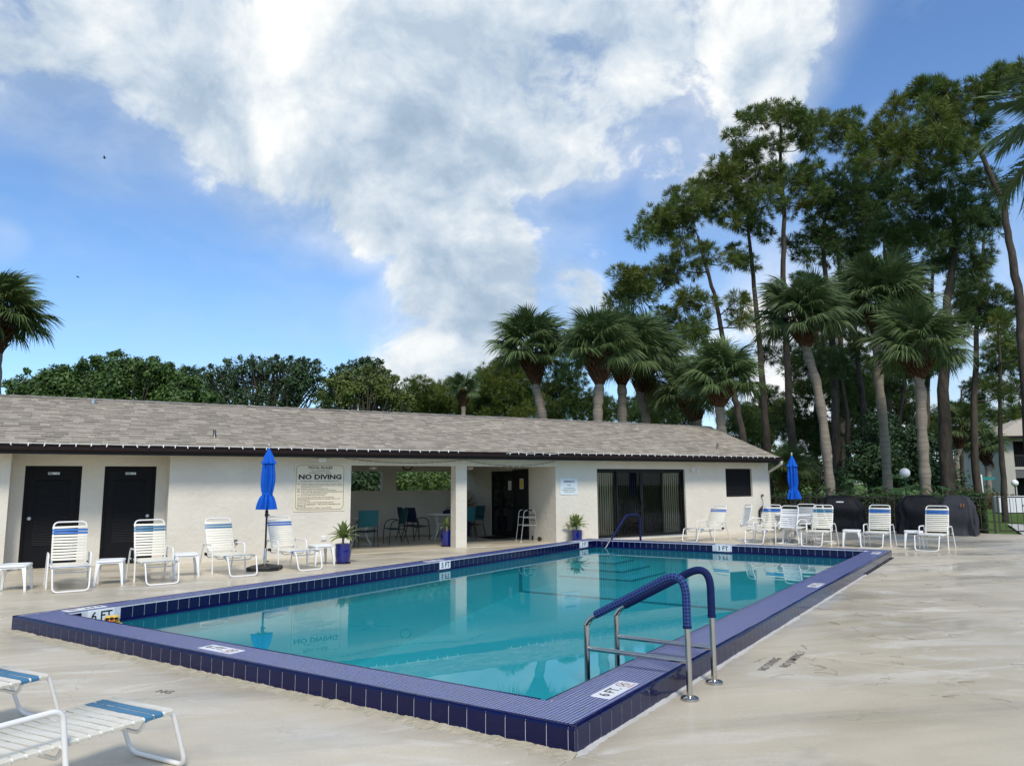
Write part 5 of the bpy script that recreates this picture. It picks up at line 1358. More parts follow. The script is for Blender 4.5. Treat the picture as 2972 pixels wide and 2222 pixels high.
for k in range(44): s.box(1.0+k*.137,1.03+k*.137,.02,.05,2.86,3.75)
s.box(.95,7,0,.07,3.75,3.82); s.build('railing', M_['house_dark'], h2)
s = MB(); e = .8; s.add([(-e,-e,5.32),(14+e,-e,5.32),(14+e,9,5.32),(-e,9,5.32),(4,4,7.3),(10,4,7.3)],[(0,1,5,4),(1,2,5),(2,3,4,5),(3,0,4),(3,2,1,0)]); s.build('roof', M_['shingle'], h2)
s = MB(); s.box(-e-.05,14+e,-e-.06,-e,5.15,5.36); s.box(-e-.06,-e,-e,9,5.15,5.36); s.build('gutter', M_['gutter'], h2)
# ================================================================== vegetation
GZ = -.12
def tufts(P, Dr, length, nn, width, rng_):
    n = len(P)
    d = Dr[:,None,:]*.95 + rng_.normal(0,.52,(n,nn,3)); d /= np.linalg.norm(d,axis=2)[...,None]
    L = length*(.7+.5*rng_.random((n,nn,1)))
    sd = np.cross(d, rng_.normal(0,1,(n,nn,3))); sd /= np.linalg.norm(sd,axis=2)[...,None]
    b = P[:,None,:] + d*L*.06; tip = P[:,None,:] + d*L; tip[...,2] -= .10*L[...,0]
    mid = P[:,None,:] + d*L*.5
    V = np.stack([b, mid+sd*width*.5, tip, mid-sd*width*.5],2).reshape(-1,3)
    return V, np.arange(len(V)).reshape(-1,4)
CO = lambda x, y: (1700+x/1.504, 200+y/1.504)       # coordinates taken from an enlarged crop
def pine(label, depth, trunk, r0, clumps, mt='needle', dens=1.0, crop=True, tuft=.40, bark='bark', spread=1.6, seed=0, nn=30, wd=.024):
    rg = np.random.default_rng(100+seed); rd = random.Random(seed)
    conv = (lambda p: CO(*p[:2])) if crop else (lambda p: p[:2])
    tp = [AT(*conv(p), depth) for p in trunk]
    base = Vector((tp[0].x+(tp[0].x-tp[1].x)*.1, tp[0].y, GZ))
    root = empty('pine_tree', base, 0, label, 'pine tree', 'tall pines beyond the fence')
    pts = [base] + tp; n = len(pts)
    ztop = pts[-1].z
    fine = []
    for a, b in zip(pts, pts[1:]):
        for k in range(4): fine.append(a.lerp(b, k/4)+Vector((rd.uniform(-.03,.03),rd.uniform(-.03,.03),0)))
    fine.append(pts[-1])
    rs = [max(.03, r0*(1.12 - .80*(p.z-GZ)/(ztop-GZ))) for p in fine]
    s = MB(); s.tube([p-base for p in fine], rs, 10); s.build('trunk', M_[bark], root, 70)
    V_all = []; br = MB()
    extra = []
    for c in clumps:
        for _ in range(1):
            a_ = rd.uniform(0,6.28); e_ = rd.uniform(.7,1.25)*c[2]
            extra.append((c[0]+math.cos(a_)*e_, c[1]+math.sin(a_)*e_*.8, c[2]*rd.uniform(.5,.85)))
    nodes = [p for p in fine if p.z > (ztop-GZ)*.22]
    todo = []
    for c in list(clumps)+extra:
        px, py = conv(c); r_ = c[2]/(1.504 if crop else 1)/F_PX*depth
        todo.append((AT(px, py, depth + rd.uniform(-spread, spread)), r_))
    todo.sort(key=lambda q_: min((q_[0]-p).length for p in fine))
    for ctr, r_ in todo:
        # each limb grows from the nearest wood that is already there and lies lower
        st = min(nodes, key=lambda p: (p-ctr).length + 1.2*max(0, p.z-ctr.z+.15))
        mid = st.lerp(ctr, .5)+Vector((rd.uniform(-.15,.15),rd.uniform(-.15,.15),rd.uniform(-.22,.02)))
        ln = (ctr-st).length; rb = min(.060, .020+.012*ln)
        br.tube([st-base, mid-base, ctr-base], [rb, rb*.75, .020], 5, cap=False)
        nodes.append(mid); nodes.append(ctr)
        nt = int(dens*33*(r_/.6)**2)+8
        P = rg.normal(0,1,(nt,3)); P /= np.linalg.norm(P,axis=1)[:,None]; rad = rg.random((nt,1))**.45
        Pd = P*rad*r_*np.array([1.12,1.12,.85]); Dn = P + np.array([0,0,.55]); Dn /= np.linalg.norm(Dn,axis=1)[:,None]
        cc = np.array(ctr-base)
        for q_ in Pd[::4]:
            br.tube([ctr-base, Vector(cc+q_*.55)+Vector((0,0,-.06)), Vector(cc+q_)], [.010,.008,.005], 3, cap=False)
        V_all.append((Pd+cc, Dn))
    Pa = np.concatenate([a for a,b in V_all]); Da = np.concatenate([b for a,b in V_all])
    V, Fq = tufts(Pa, Da, tuft, nn, wd, rg)
    obj('crown', tri_mesh('crown', V, Fq), M_[mt], root)
    tag(br.build('branches', M_[bark], root), kind='stuff')
    return root
T1 = [(160,900,55),(220,930,60),(290,940,60),(160,1000,50),(240,990,60),(340,900,50),(250,720,55),(300,640,55),(330,700,60),(390,600,55),(440,570,60),(420,690,60),(470,640,60),(420,780,50),(390,860,50),(480,880,45),(540,800,50),(450,1000,55),(520,1030,50),(400,1130,60),(460,1150,60),(480,1190,45),(350,1080,45),(640,830,40),(660,1010,45),(660,1090,50)]
pine('leaning pine with long low limbs closest to the fan palms over the roof', 36, [(690,1640),(665,1500),(640,1380),(600,1180),(560,980),(520,850),(490,730)], .19, T1, seed=1)
T2 = [(530,500,55),(590,430,55),(640,440,60),(600,520,60),(680,500,60),(720,560,60),(640,580,55),(560,560,50),(690,660,50),(750,640,50),(620,640,45),(740,700,45),(700,400,50),(760,480,60),(660,800,40),(720,850,35),(510,570,40)]
pine('straight pine with a flat tufted crown standing behind the right gable end', 38, [(792,1650),(775,1420),(760,1200),(735,950),(715,760),(700,560)], .20, T2, seed=2)
T3 = [(700,230,45),(660,300,35),(760,220,50),(820,190,55),(880,190,55),(940,220,55),(1000,230,50),(1060,240,55),(1120,240,55),(1160,270,40),(1090,320,45),(990,320,45),(920,300,40),(820,330,45),(760,340,40),(700,360,40),(900,480,60),(830,470,60),(960,440,50),(800,560,55),(900,600,50),(960,520,60)]
pine('tallest slender pine with an open rounded top rising behind the far umbrella', 37, [(905,1700),(890,1500),(875,1200),(862,900),(865,650),(850,400),(850,240)], .20, T3, seed=3)
T4 = [(1010,560,60),(1070,520,65),(1130,460,60),(1150,540,65),(1200,500,55),(1090,600,65),(1180,600,60),(1240,560,55),(1280,480,50),(1340,500,60),(1300,560,60),(1240,640,55),(1380,540,50),(1100,680,60),(1020,660,50),(980,740,45),(1180,700,55),(900,760,45),(950,820,40),(1050,740,45),(1210,420,45)]
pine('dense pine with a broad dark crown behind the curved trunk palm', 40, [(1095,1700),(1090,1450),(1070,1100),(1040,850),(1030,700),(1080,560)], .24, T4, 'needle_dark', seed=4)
T5 = [(1190,350,55),(1240,290,55),(1280,350,60),(1330,250,60),(1340,330,65),(1350,180,40),(1400,280,65),(1430,350,65),(1440,120,50),(1490,80,55),(1500,170,60),(1490,250,65),(1560,120,60),(1560,210,65),(1560,300,65),(1620,100,55),(1640,190,60),(1620,290,60),(1700,130,55),(1700,220,60),(1760,90,50),(1700,320,55),(1500,370,60),(1400,400,45),(1280,400,45),(1600,380,50),(1790,60,50),(1840,40,50),(1900,90,50),(1880,20,50)]
pine('big near pine with one long crooked limb reaching over the palms', 30, [(1930,1500),(1912,1240),(1885,950),(1850,750),(1825,600),(1760,440),(1690,300)], .26, T5, seed=5, spread=1.2)
T6 = [(1420,620,60),(1490,570,55),(1540,600,60),(1600,560,55),(1640,620,60),(1580,680,60),(1700,600,55),(1730,650,55),(1480,680,60),(1400,700,55),(1340,660,55),(1440,760,55),(1300,720,50),(1520,760,50),(1640,740,50),(1700,760,50),(1600,830,45),(1690,860,45),(1740,820,45),(1780,700,45),(1500,480,50),(1580,460,50),(1660,470,50),(1740,480,55),(1800,560,50)]
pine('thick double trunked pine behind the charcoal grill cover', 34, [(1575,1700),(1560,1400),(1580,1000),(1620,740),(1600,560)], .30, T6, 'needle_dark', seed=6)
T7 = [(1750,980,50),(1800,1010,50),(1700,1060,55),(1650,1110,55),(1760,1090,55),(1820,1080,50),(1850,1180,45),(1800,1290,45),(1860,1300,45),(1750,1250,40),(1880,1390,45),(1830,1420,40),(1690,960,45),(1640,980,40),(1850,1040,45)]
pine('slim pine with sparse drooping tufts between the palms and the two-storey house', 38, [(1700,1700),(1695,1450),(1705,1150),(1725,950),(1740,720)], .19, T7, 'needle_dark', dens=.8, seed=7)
T8 = [(1790,1200,45),(1840,1240,45),(1890,1200,45),(1780,1400,40),(1870,1480,40),(1800,1110,40)]
pine('thinnest pine in front of the two-storey house', 32, [(1815,1720),(1810,1450),(1812,1280),(1800,1110)], .12, T8, dens=.7, seed=8)
T9 = [(960,1330,70),(1000,1420,70),(930,1420,60),(1060,1300,60),(1130,1350,60),(1200,1300,55),(860,1500,60),(920,1540,70),(1010,1560,70),(1100,1480,60),(1180,1420,60),(820,1250,45),(900,1250,50),(1010,1250,50),(960,1620,70),(1060,1620,60)]
pine('bushy low branched pine filling the gap behind the far umbrella', 44, [(1000,1720),(1005,1500),(1030,1250),(1040,1050)], .20, T9, 'needle_dark', seed=9)
T10 = [(1140,900,50),(1200,860,50),(1110,1000,45),(1220,960,45),(1180,1050,50),(1150,1180,45),(1230,1180,50),(1190,780,50)]
pine('dark straight pine between the two tall fan palms', 41, [(1240,1720),(1215,1500),(1185,1250),(1165,1000),(1160,800)], .22, T10, 'needle_dark', seed=10)
T11 = [(1100,1300,45),(1060,1240,40),(1160,1260,40),(1120,1400,40),(1080,1140,45)]
pine('crooked slender pine forking beside the traffic mast', 40, [(1150,1720),(1140,1500),(1115,1350),(1110,1200),(1085,1050)], .16, T11, 'needle_dark', seed=11)
T12 = [(1420,1330,45),(1380,1280,40),(1450,1250,40),(1340,1400,40),(1400,1180,45),(1350,1200,40)]
pine('thin dark pine beside the woodpecker-holed palm trunk', 43, [(1360,1720),(1375,1500),(1395,1350),(1410,1200),(1420,1050)], .15, T12, 'needle_dark', seed=12)
T13 = [(720,1500,45),(780,1530,55),(740,1570,50),(800,1430,50),(830,1570,60),(760,1620,55),(700,1560,40)]
pine('distant rounded pine just past the gable end of the roof', 60, [(770,1750),(770,1600),(765,1500)], .2, T13, 'needle_dark', dens=1.6, seed=13)
def rand_clumps(n, x0, x1, y0, y1, r0_, r1_, seed):
    rd = random.Random(seed); return [(rd.uniform(x0,x1), rd.uniform(y0,y1), rd.uniform(r0_,r1_)) for _ in range(n)]
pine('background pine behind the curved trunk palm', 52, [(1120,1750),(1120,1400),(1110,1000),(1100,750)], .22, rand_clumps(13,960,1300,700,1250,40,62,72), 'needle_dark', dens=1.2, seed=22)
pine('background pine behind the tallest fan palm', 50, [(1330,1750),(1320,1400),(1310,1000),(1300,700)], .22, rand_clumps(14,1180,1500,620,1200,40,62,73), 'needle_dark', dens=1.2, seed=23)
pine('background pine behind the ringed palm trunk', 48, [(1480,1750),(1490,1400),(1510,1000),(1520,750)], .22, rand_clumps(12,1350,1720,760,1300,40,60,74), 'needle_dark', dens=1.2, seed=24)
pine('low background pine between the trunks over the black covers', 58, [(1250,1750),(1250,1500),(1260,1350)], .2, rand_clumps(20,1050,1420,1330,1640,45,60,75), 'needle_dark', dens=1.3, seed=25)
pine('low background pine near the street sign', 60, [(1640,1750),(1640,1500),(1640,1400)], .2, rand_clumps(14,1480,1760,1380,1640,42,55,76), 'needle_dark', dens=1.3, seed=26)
# far row over the roof ridge, photo coordinates
R1 = [(1180,1160,42),(1215,1130,42),(1250,1165,45),(1290,1140,42),(1330,1170,45),(1365,1145,40),(1400,1175,45),(1250,1200,40),(1330,1205,40),(1180,1195,35)]
pine('far pine showing above the middle of the roof ridge', 52, [(1270,1330),(1270,1230),(1265,1150)], .2, R1, crop=False, dens=1.5, seed=14)
R2 = [(1430,1080,38),(1475,1065,38),(1510,1100,42),(1450,1130,42),(1420,1165,42),(1480,1170,45),(1530,1160,42),(1410,1110,30),(1440,1205,40),(1520,1205,40)]
pine('far pine beneath the leftmost fan palm crown', 50, [(1480,1330),(1480,1220),(1470,1100)], .2, R2, crop=False, dens=1.5, seed=15)
R3 = [(1580,1120,42),(1620,1150,45),(1660,1100,40),(1680,1160,45),(1640,1195,42),(1590,1190,42),(1700,1200,40),(1760,1190,45),(1850,1190,45),(1920,1200,42),(1960,1170,45),(1900,1150,42),(1990,1230,40),(1930,1230,40)]
pine('far wide pine behind the trunks of the fan palm group', 53, [(1720,1350),(1720,1250),(1700,1150)], .2, R3, 'needle_dark', crop=False, dens=1.5, seed=16)
R4 = [(2140,1250,40),(2120,1220,35),(2160,1200,35),(2190,1260,38)]
pine('far small pine at the foot of the roof gable', 55, [(2150,1350),(2150,1280),(2145,1230)], .16, R4, 'needle_dark', crop=False, dens=1.5, seed=17)

# ------------------------------------------------------------------ fan palms
def fan_frond(v):
    rd = random.Random(40+v); V = []; Fc = []
    def strip(pts, ws, up):
        o = len(V)
        for i, p in enumerate(pts):
            t = (pts[min(i+1,len(pts)-1)]-pts[max(i-1,0)]).normalized(); sd = t.cross(up).normalized()
            V.append(tuple(p-sd*ws[i])); V.append(tuple(p+sd*ws[i]))
        for i in range(len(pts)-1): Fc.append((o+2*i,o+2*i+1,o+2*i+3,o+2*i+2))
    up = Vector((0,0,1))
    pet = [Vector((0,0,0)),Vector((0,.2,.035)),Vector((0,.42,.03)),Vector((0,.52,.0))]
    strip(pet,[.020,.016,.012,.010],up)
    hub = Vector((0,.50,.0)); n = 34
    for i in range(-n, n+1):
        ph = R(118)*i/n + rd.uniform(-.03,.03); c = abs(i)/n
        st = hub + Vector((0,.16*(1-c)**1.5,-.05*(1-c)))
        d = Vector((math.sin(ph),math.cos(ph),.16*math.cos(2*ph)+rd.uniform(-.08,.08))).normalized()
        L = (.50-.12*c)*rd.uniform(.88,1.1); g = rd.uniform(.5,1.0)
        pts = [st+d*L*s_-Vector((0,0,1))*g*L*max(0,s_-.35)**2*1.6 for s_ in (0,.35,.6,.8,1.0)]
        k = .0125
        strip(pts,[.004,k,k*.9,k*.55,.001],(up+Vector((rd.uniform(-.7,.7),rd.uniform(-.7,.7),0))).normalized())
    return tri_mesh('frond', V, Fc)
FROND = {}
def frond(v, mt):
    if (v,mt) not in FROND: FROND[(v,mt)] = fan_frond(v)
    return FROND[(v,mt)]
def fan_palm(label, depth, crown, rpx, boots, trunk, r0, mt='frond', nf=48, seed=0, low=-14, skirt=True):
    rd = random.Random(200+seed)
    ctr = AT(*crown, depth); tp = [AT(*p, depth) for p in trunk]; bt = AT(*boots, depth)
    base = Vector((tp[-1].x+(tp[-1].x-(tp[-2].x if len(tp)>1 else bt.x))*.2, tp[-1].y, GZ))
    root = empty('fan_palm', base, 0, label, 'palm tree', 'fan palms')
    heart = bt.lerp(ctr, .62)
    pts = [base]+tp[::-1]+[bt, heart]
    fine = []
    for a, b in zip(pts,pts[1:]):
        for k in range(5): fine.append(a.lerp(b,k/5))
    fine.append(pts[-1])
    s = MB(); s.tube([p-base for p in fine],[r0*(1.0+.10*math.sin(i*1.7)+rd.uniform(-.05,.05)) for i in range(len(fine))],12); s.build('trunk', M_['palm_trunk'], root, 70)
    # old leaf bases
    s = MB(); top = heart-base; bot = bt.lerp(tp[0],.55)-base; n = 90
    ax = (top-bot); H_ = ax.length
    for i in range(n):
        t = i/n; a = i*2.39996; p = bot.lerp(top, t); rr_ = r0*(1.05+1.25*math.sin(min(1,t*1.2)*math.pi*.72))
        o = Vector((math.cos(a),math.sin(a),0)); L = H_*.20*rd.uniform(.8,1.3); w_ = r0*.28
        sd = Vector((-o.y,o.x,0))*w_; b0 = p+o*rr_*.75; tipp = p+o*(rr_*1.35)+Vector((0,0,L))
        s.add([b0-sd,b0+sd,b0+o*rr_*.18-Vector((0,0,w_*.5)),tipp-sd*.45,tipp+sd*.45,tipp+o*rr_*.12],[(0,1,4,3),(0,3,5,2),(1,2,5,4),(3,4,5)])
    s.tube([bot,bot.lerp(top,.5),top],[r0*1.0,r0*2.0,r0*1.5],10); s.build('leaf_bases', M_['boots'], root)
    Rm = rpx/F_PX*depth
    for i in range(nf):
        t = (i+.5)/nf; el = 80+(low-80)*t**.9+rd.uniform(-9,9); az = i*2.39996+rd.uniform(-.25,.25)
        sc = Rm*.93*rd.uniform(.84,1.12)
        dead = i == nf-1 and seed % 4 == 0
        if dead: el = rd.uniform(-70,-50)
        m2_ = 'frond_dead' if dead else mt
        obj('frond', frond(i%4, m2_), M_[m2_], root, loc=heart-base+Vector((0,0,.10*Rm*(1-t))), rot=(R(el),R(rd.uniform(-25,25)),az), scale=(sc,sc,sc))
    return root
fan_palm('rounded fan palm alone at the left of the group over the roof', 29, (1540,985), 135, (1548,1085), [(1560,1140),(1570,1185),(1580,1230)], .17, seed=1)
fan_palm('tall pale trunked fan palm with fat brown boots over the roof ridge', 27, (1735,985), 135, (1742,1085), [(1738,1140),(1735,1180),(1735,1240)], .18, seed=2)
fan_palm('fan palm with a straight grey trunk in the middle of the roof group', 29, (1830,990), 135, (1802,1090), [(1806,1140),(1806,1180),(1806,1240)], .18, seed=3)
fan_palm('dark trunked fan palm leaning away from the roof group', 31, (1890,1010), 135, (1850,1110), [(1862,1160),(1872,1195),(1880,1250)], .18, 'frond_dark', seed=4)
fan_palm('dark-leaved low fan palm with a ragged dark skirt at the ridge end', 30, (1985,1130), 125, (2020,1200), [(2025,1240),(2028,1270)], .17, 'frond_dark', nf=26, seed=5)
fan_palm('low bright fan palm with broad open leaves at the ridge end', 27, (2095,1085), 130, (2085,1160), [(2090,1200),(2093,1235),(2095,1270)], .17, seed=6)
fan_palm('fan palm with an S-curved mottled trunk behind the far umbrella', 28.5, (2325,900), 150, (2335,985), [(2345,1030),(2370,1110),(2390,1230),(2408,1400)], .175, 'frond_dark', seed=7)
fan_palm('tallest fan palm with a smooth grey trunk above the plain black cover', 31, (2558,850), 150, (2546,935), [(2546,1000),(2550,1100),(2566,1250),(2576,1400)], .18, 'frond_dark', seed=8)
fan_palm('fan palm with a ringed trunk with dark holes behind the globe lamp', 27.5, (2668,985), 155, (2660,1070), [(2672,1130),(2675,1230),(2682,1340),(2688,1430)], .185, seed=9, nf=36)
fan_palm('fan palm with its crown half outside the picture above the left end of the roof', 24, (-20,885), 155, (-10,990), [(-12,1060),(-14,1150)], .17, 'frond_olive', seed=10)
fan_palm('far olive fan palm between pine trunks near the street sign', 52, (2790,1215), 75, (2795,1275), [(2775,1330),(2780,1390)], .17, 'frond_olive', nf=24, seed=11)
fan_palm('far grey trunked fan palm beside the street sign', 56, (2850,1280), 72, (2862,1330), [(2868,1370),(2870,1400)], .18, 'frond', nf=24, seed=12)
fan_palm('far fan palm showing above the two-storey house roof', 75, (2945,1235), 80, (2945,1280), [(2945,1320),(2945,1380)], .2, 'frond_olive', nf=24, seed=13)
fan_palm('far small fan palm above the middle of the ridge', 48, (1345,1115), 55, (1345,1160), [(1345,1200),(1345,1240)], .15, 'frond_dark', nf=22, seed=14)
fan_palm('tiny far fan palm behind the dense broadleaf tree', 46, (545,1085), 40, (548,1110), [(548,1150),(548,1180)], .13, 'frond_dark', nf=20, seed=15)
fan_palm('short understorey fan palm with hanging brown skirt between the pine trunks', 36, (2290,1340), 80, (2300,1400), [(2300,1420),(2300,1440)], .14, 'frond_olive', nf=22, seed=16)
# feather palm reaching in from the right edge
def feather(v):
    rd = random.Random(70+v); V = []; Fc = []
    def strip(pts, ws, up):
        o = len(V)
        for i, p in enumerate(pts):
            t = (pts[min(i+1,len(pts)-1)]-pts[max(i-1,0)]).normalized(); sd = t.cross(up).normalized()
            V.append(tuple(p-sd*ws[i])); V.append(tuple(p+sd*ws[i]))
        for i in range(len(pts)-1): Fc.append((o+2*i,o+2*i+1,o+2*i+3,o+2*i+2))
    rach = lambda t: Vector((0, 1.0*t-.12*t**3, .30*t-.62*t*t))
    strip([rach(k/10) for k in range(11)],[.014-.0011*k for k in range(11)],Vector((0,0,1)))
    for i in range(70):
        t = .12+.88*i/70; p = rach(t)
        for s_ in (-1,1):
            d = Vector((s_*1.0,.45+.5*t,rd.uniform(-.2,.35))).normalized(); L = .30*(1-.5*abs(t-.45))*rd.uniform(.8,1.1); g = rd.uniform(.5,1.0)
            pts = [p+d*L*q_-Vector((0,0,1))*g*L*q_*q_ for q_ in (0,.35,.7,1.0)]
            strip(pts,[.006,.009,.007,.001],Vector((0,rd.uniform(-.6,.6),1)).normalized())
    return tri_mesh('frond', V, Fc)
fp_c = AT(3185,360,15); fp = empty('feather_palm', (fp_c.x,fp_c.y,GZ), 0, 'feather palm whose long drooping leaves hang into the right edge', 'palm tree')
s = MB(); s.tube([(0,0,0),(.05,0,fp_c.z*.5),(0,0,fp_c.z)],[.17,.15,.12],12); s.build('trunk', M_['palm_trunk'], fp, 70)
FM = [feather(k) for k in range(3)]
for i in range(20):
    t = i/19; obj('frond', FM[i%3], M_['frond_dark'], fp, loc=(0,0,fp_c.z-GZ), rot=(R(70-100*t),R(random.uniform(-20,20)),i*2.39996), scale=(2.3,)*3)

# ------------------------------------------------------------------ broadleaf trees over the roof
def broadleaf(name, label, depth, blobs, mt, size, per, base_px, seed, cat='tree', trunk_r=.22, aspect=.55, bark='bark_far'):
    rg = np.random.default_rng(300+seed); rd = random.Random(seed)
    b = AT(base_px, 1380, depth); base = Vector((b.x,b.y,GZ)); root = empty(name, base, 0, label, cat)
    Ps, Ns = [], []; br = MB(); fork = Vector((0,0,1.6+rd.random()))
    more = []
    for px, py, r in blobs:
        for _ in range(4):
            a_ = rd.uniform(-.4, 3.54); more.append((px+math.cos(a_)*r*rd.uniform(.75,1.15), py-math.sin(a_)*r*rd.uniform(.7,1.1), r*rd.uniform(.2,.45)))
    for px, py, r in list(blobs)+more:
        c = AT(px, py, depth+rd.uniform(-1.2,1.2))-base; rm = r/F_PX*depth
        n = int(per*2.1*(rm**2))+30
        P = rg.normal(0,1,(n,3)); P /= np.linalg.norm(P,axis=1)[:,None]
        lump = 1+.16*np.sin(P[:,0]*5+px)+.14*np.sin(P[:,2]*6+py)+.12*np.sin(P[:,1]*7)
        rad = rm*lump*(1-.75*rg.random(n)**1.3)
        Ps.append(P*rad[:,None]*np.array([1,1,.9])+np.array(c)); Ns.append(P+np.array([0,0,.5]))
        st = fork if rd.random() < .7 else fork+Vector((0,0,.8)); br.tube([st, st.lerp(c,.5)+Vector((rd.uniform(-.3,.3),0,.1)), c],[.08,.055,.02],5,cap=False)
    Pa, Na = np.concatenate(Ps), np.concatenate(Ns)
    V, Fq = leaf_quads(Pa, Na, size, rg, aspect)
    obj('crown', tri_mesh('crown', V, Fq), M_[mt], root)
    br.build('branches', M_[bark], root)
    s = MB(); s.tube([(0,0,0),(.05,0,1.0),tuple(fork)],[trunk_r,trunk_r*.8,trunk_r*.6],9); s.build('trunk', M_[bark], root, 70)
A_ = [(70,1110,48),(120,1125,52),(180,1105,55),(160,1150,60),(230,1090,52),(290,1070,52),(340,1050,45),(370,1060,48),(320,1110,60),(250,1140,62),(400,1090,55),(440,1060,40),(470,1075,38),(460,1110,58),(390,1140,62),(520,1120,50),(560,1135,52),(500,1155,60),(590,1155,42),(320,1165,60),(60,1140,38),(100,1165,45)]
broadleaf('broadleaf_tree','wide dense dark green tree behind the left part of the roof',34,[(x,y+14,r) for x,y,r in A_],'leaf_mango',.078,1000,330,1)
B_ = [(600,1080,28),(590,1110,30),(640,1090,32),(660,1070,32),(700,1060,34),(735,1045,28),(690,1100,45),(640,1130,50),(740,1090,42),(790,1060,38),(800,1050,28),(840,1060,36),(870,1070,34),(880,1050,24),(800,1100,48),(860,1110,48),(900,1090,34),(920,1060,24),(760,1140,55),(840,1150,55),(690,1160,55),(920,1130,38)]
broadleaf('broadleaf_tree','airy dark oak with ragged top behind the roof',40,[(x,y+10,r) for x,y,r in B_],'leaf_oak',.065,620,760,2)
C_ = [(960,1140,38),(1000,1115,45),(1050,1110,50),(1100,1115,48),(1140,1140,42),(1060,1150,58),(1000,1165,50),(1120,1175,50),(950,1180,40),(1170,1180,35)]
broadleaf('broadleaf_tree','rounded yellow-green tree beside the dark oak',36,C_,'leaf_olive',.07,700,1060,3)
D_ = [(970,1095,28),(1010,1090,28),(1060,1075,32),(1080,1060,26),(1100,1080,30),(1030,1060,22),(1120,1100,28)]
broadleaf('broadleaf_tree','dark ragged treetop peeking over the yellow-green tree',44,D_,'leaf_oak',.075,700,1050,4)
E_ = [(2560,1240,50),(2600,1270,55),(2520,1290,50),(2570,1330,60),(2640,1300,50),(2610,1360,60),(2500,1350,45),(2560,1390,60),(2650,1380,55),(2720,1350,55),(2750,1400,50),(2700,1290,45),(2440,1390,40)]
broadleaf('broadleaf_tree','leafy dark understorey tree among the palm trunks',38,E_,'leaf_oak',.085,520,2590,5,trunk_r=.14)
F_ = [(2200,1400,45),(2240,1370,45),(2270,1410,45),(2320,1400,45),(2350,1370,40),(2250,1330,35)]
broadleaf('broadleaf_tree','low leafy thicket tree behind the gable corner of the pool house',42,F_,'leaf_olive',.07,500,2250,6,trunk_r=.1)
H_ = [(2200+60*k, 1400+(k*37%23)-8, 42) for k in range(14)]
broadleaf('broadleaf_tree','long distant belt of dark trees across the road',85,[(x,y-14,34) for x,y,r in H_]+[(x+30,y-38,30) for x,y,r in H_],'leaf_oak',.2,70,2600,7,trunk_r=.3)

# shrubs seen through the pavilion's rear windows
def shrub(bx, by, h, r, label, mt, seed, size=.075, n=7000):
    rg = np.random.default_rng(400+seed); p = B2W(bx,by,GZ); root = empty('shrub', p, 0, label, 'shrub')
    P = rg.normal(0,1,(n,3)); P /= np.linalg.norm(P,axis=1)[:,None]; rad = (1-.8*rg.random(n)**1.2)*(1+.2*np.sin(P[:,0]*6+seed)+.15*np.sin(P[:,2]*7))
    Q = P*rad[:,None]*np.array([r,r,h*.5])+np.array([0,0,h*.52])
    V, Fq = leaf_quads(Q, P+np.array([0,0,.4]), size, rg, .35); obj('foliage', tri_mesh('foliage',V,Fq), M_[mt], root)
    s = MB()
    for k in range(6):
        a = k*1.05; s.tube([(0,0,0),(.2*r*math.cos(a),.2*r*math.sin(a),h*.3),(.6*r*math.cos(a),.6*r*math.sin(a),h*.7)],[.03,.02,.01],5,cap=False)
    s.build('stems', M_['bark'], root)
shrub(10.9,25.3,3.0,1.35,'bright feathery shrub seen through the wide rear window','leaf_mango',1)
shrub(12.6,26.0,3.0,1.3,'green shrub at the column end of the wide rear window','leaf_mango',2)
shrub(8.6,26.2,3.4,1.4,'dark shrub seen through both rear windows','leaf_oak',3)
shrub(9.7,27.5,3.6,1.5,'dark-leaved shrub deep behind the wide rear window','leaf_oak',4)
shrub(7.0,26.0,3.4,1.5,'dark shrub behind the narrow rear window','leaf_oak',5)
shrub(11.6,29.0,3.8,1.6,'tall dark shrub behind the feathery one','leaf_oak',6)
shrub(13.8,29.5,3.6,1.6,'tall dark shrub behind the pavilion corner','leaf_oak',7)

# big-leaved plants behind the hedge
def philo_leaf():
    mb = MB(); pts = [(0,0)]; n = 7; vs = [(0,0,0)]; fs = []
    mid = lambda t: (0, t, .12*math.sin(t*2.6)-.30*t*t)
    L = 1.0; vs = [mid(k/n) for k in range(n+1)]
    for s in (-1,1):
        for k in range(n):
            t = (k+.3)/n; w = .42*math.sin(math.pi*min(1,t*.9+.12))*(1-.25*t)
            a = mid(k/n); b = mid((k+.62)/n); c = mid(min(1,(k+1.15)/n))
            o = len(vs); vs += [(s*w, t+.16, a[2]-.10*w), (s*w*.96, t+.23, a[2]-.12*w), b]
            fs += [(k, o, o+1, o+2) if s > 0 else (k, o+2, o+1, o)]
    mb.add(vs, fs); return mb.mesh('leaf')
PLM = philo_leaf()
def philodendron(px, py, depth, n, L, label, seed, mt='leaf_philo', spread=1.0):
    rd = random.Random(500+seed); p = AT(px, py, depth); root = empty('philodendron', (p.x,p.y,GZ), rd.random()*6, label, 'plant')
    zc = p.z-GZ
    st = MB()
    for i in range(n):
        a = i*2.39996; el = rd.uniform(-5,75); R_ = rd.uniform(.5,1.0)*spread
        q0 = Vector((0,0,max(.2,zc*.35))); q1 = Vector((math.cos(a)*R_*math.cos(R(el))*.9, math.sin(a)*R_*math.cos(R(el))*.9, zc*.35+R_*(.25+math.sin(R(el))*.9)))
        st.tube([q0,q0.lerp(q1,.5)+Vector((0,0,.12)),q1],.012,4,cap=False)
        obj('leaf', PLM, M_[mt], root, loc=q1, rot=(R(rd.uniform(-35,15)),R(rd.uniform(-20,20)),a-math.pi/2+rd.uniform(-.3,.3)), scale=(L*rd.uniform(.8,1.2),)*3)
    st.tube([(0,0,0),(0.02,0,max(.2,zc*.35))],.06,7); st.build('stems', M_['stem'], root)
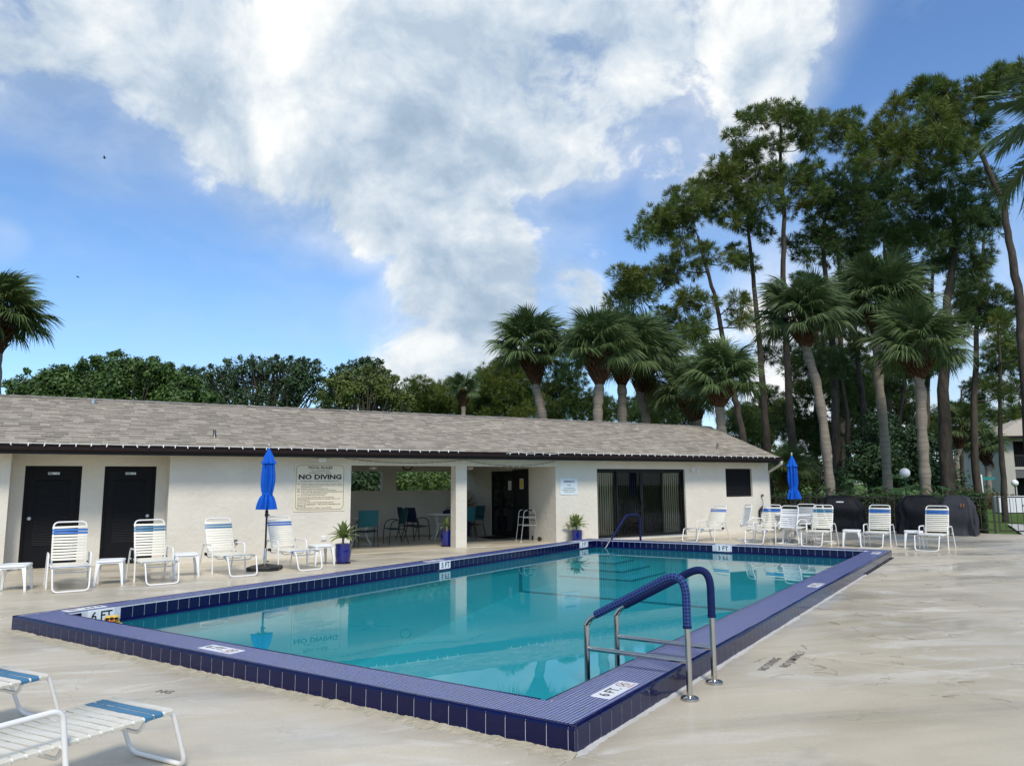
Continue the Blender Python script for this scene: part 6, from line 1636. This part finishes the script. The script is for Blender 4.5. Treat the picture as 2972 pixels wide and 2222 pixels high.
philodendron(2520,1370,28,26,.62,'big split-leaf plant left of the globe lamp behind the hedge',1,spread=1.25)
philodendron(2450,1405,27,22,.55,'split-leaf plant at the foot of the curved palm trunk',2,spread=1.1)
philodendron(2570,1400,27,20,.55,'split-leaf plant between the grey palm trunk and the globe lamp',3)
philodendron(2735,1400,27,26,.62,'big split-leaf plant beside the holed palm trunk',4,spread=1.2)
philodendron(2400,1420,29,14,.5,'small split-leaf plant behind the black cover with the logo',5)
philodendron(2660,1420,29,14,.5,'small split-leaf plant just past the globe lamp',6)
# low red-leaved shrubs near the house
def low_shrub(px, py, depth, r, h, label, mt, seed):
    rg = np.random.default_rng(600+seed); p = AT(px,py,depth); root = empty('shrub', (p.x,p.y,GZ), 0, label, 'shrub')
    n = 1500; P = rg.normal(0,1,(n,3)); P /= np.linalg.norm(P,axis=1)[:,None]; P[:,2] = np.abs(P[:,2])
    Q = P*(1-.4*rg.random(n)**1.5)[:,None]*np.array([r,r*.7,h])
    V, Fq = leaf_quads(Q, P, .07, rg, .45); obj('foliage', tri_mesh('foliage',V,Fq), M_[mt], root)
    s = MB(); [s.tube([(0,0,0),(.3*r*math.cos(k),.3*r*math.sin(k),h*.6)],.02,5,cap=False) for k in range(6)]; s.build('stems', M_['bark'], root)
low_shrub(2800,1425,48,1.6,1.3,'low reddish shrub between the pines and the street sign','leaf_red',1)
low_shrub(2880,1425,47,2.0,1.0,'low reddish hedge shrub in front of the two-storey house','leaf_red',2)
low_shrub(2840,1415,50,1.8,1.5,'green shrub at the foot of the street sign','leaf_mango',3)
low_shrub(2935,1428,47,1.4,.9,'reddish shrub below the far globe lamp','leaf_red',4)
low_shrub(2760,1420,45,1.6,1.4,'green shrub behind the charcoal grill cover','leaf_hedge',5)
low_shrub(2470,1425,48,2.2,1.2,'green shrub low behind the curved trunk palm','leaf_hedge',6)
low_shrub(2330,1430,46,2.2,1.2,'green shrub low behind the far umbrella','leaf_olive',7)
low_shrub(2260,1425,44,2.0,1.5,'green shrub low beside the pool house corner','leaf_hedge',8)

# birds
for px, py, d_, a, lab in ((303,458,60,25,'small dark bird gliding below the big cloud'),(226,804,75,10,'tiny dark bird low over the left trees')):
    b_ = empty('bird', AT(px,py,d_), R(a), lab, 'bird')
    s = MB(); s.lathe([(0,-.16),(.03,-.10),(.04,0),(.03,.1),(.012,.18),(0,.2)],8,Matrix.Rotation(R(90),4,'Y')); s.build('body', M_['ink'], b_, 60)
    for sg_ in (-1,1):
        s = MB(); s.add([(-.05,sg_*.03,.01),(.06,sg_*.03,.01),(.04,sg_*.22,.07),(-.06,sg_*.22,.07),(-.03,sg_*.45,.02)],[(0,1,2,3),(3,2,4)]); s.build('wing', M_['ink'], b_)
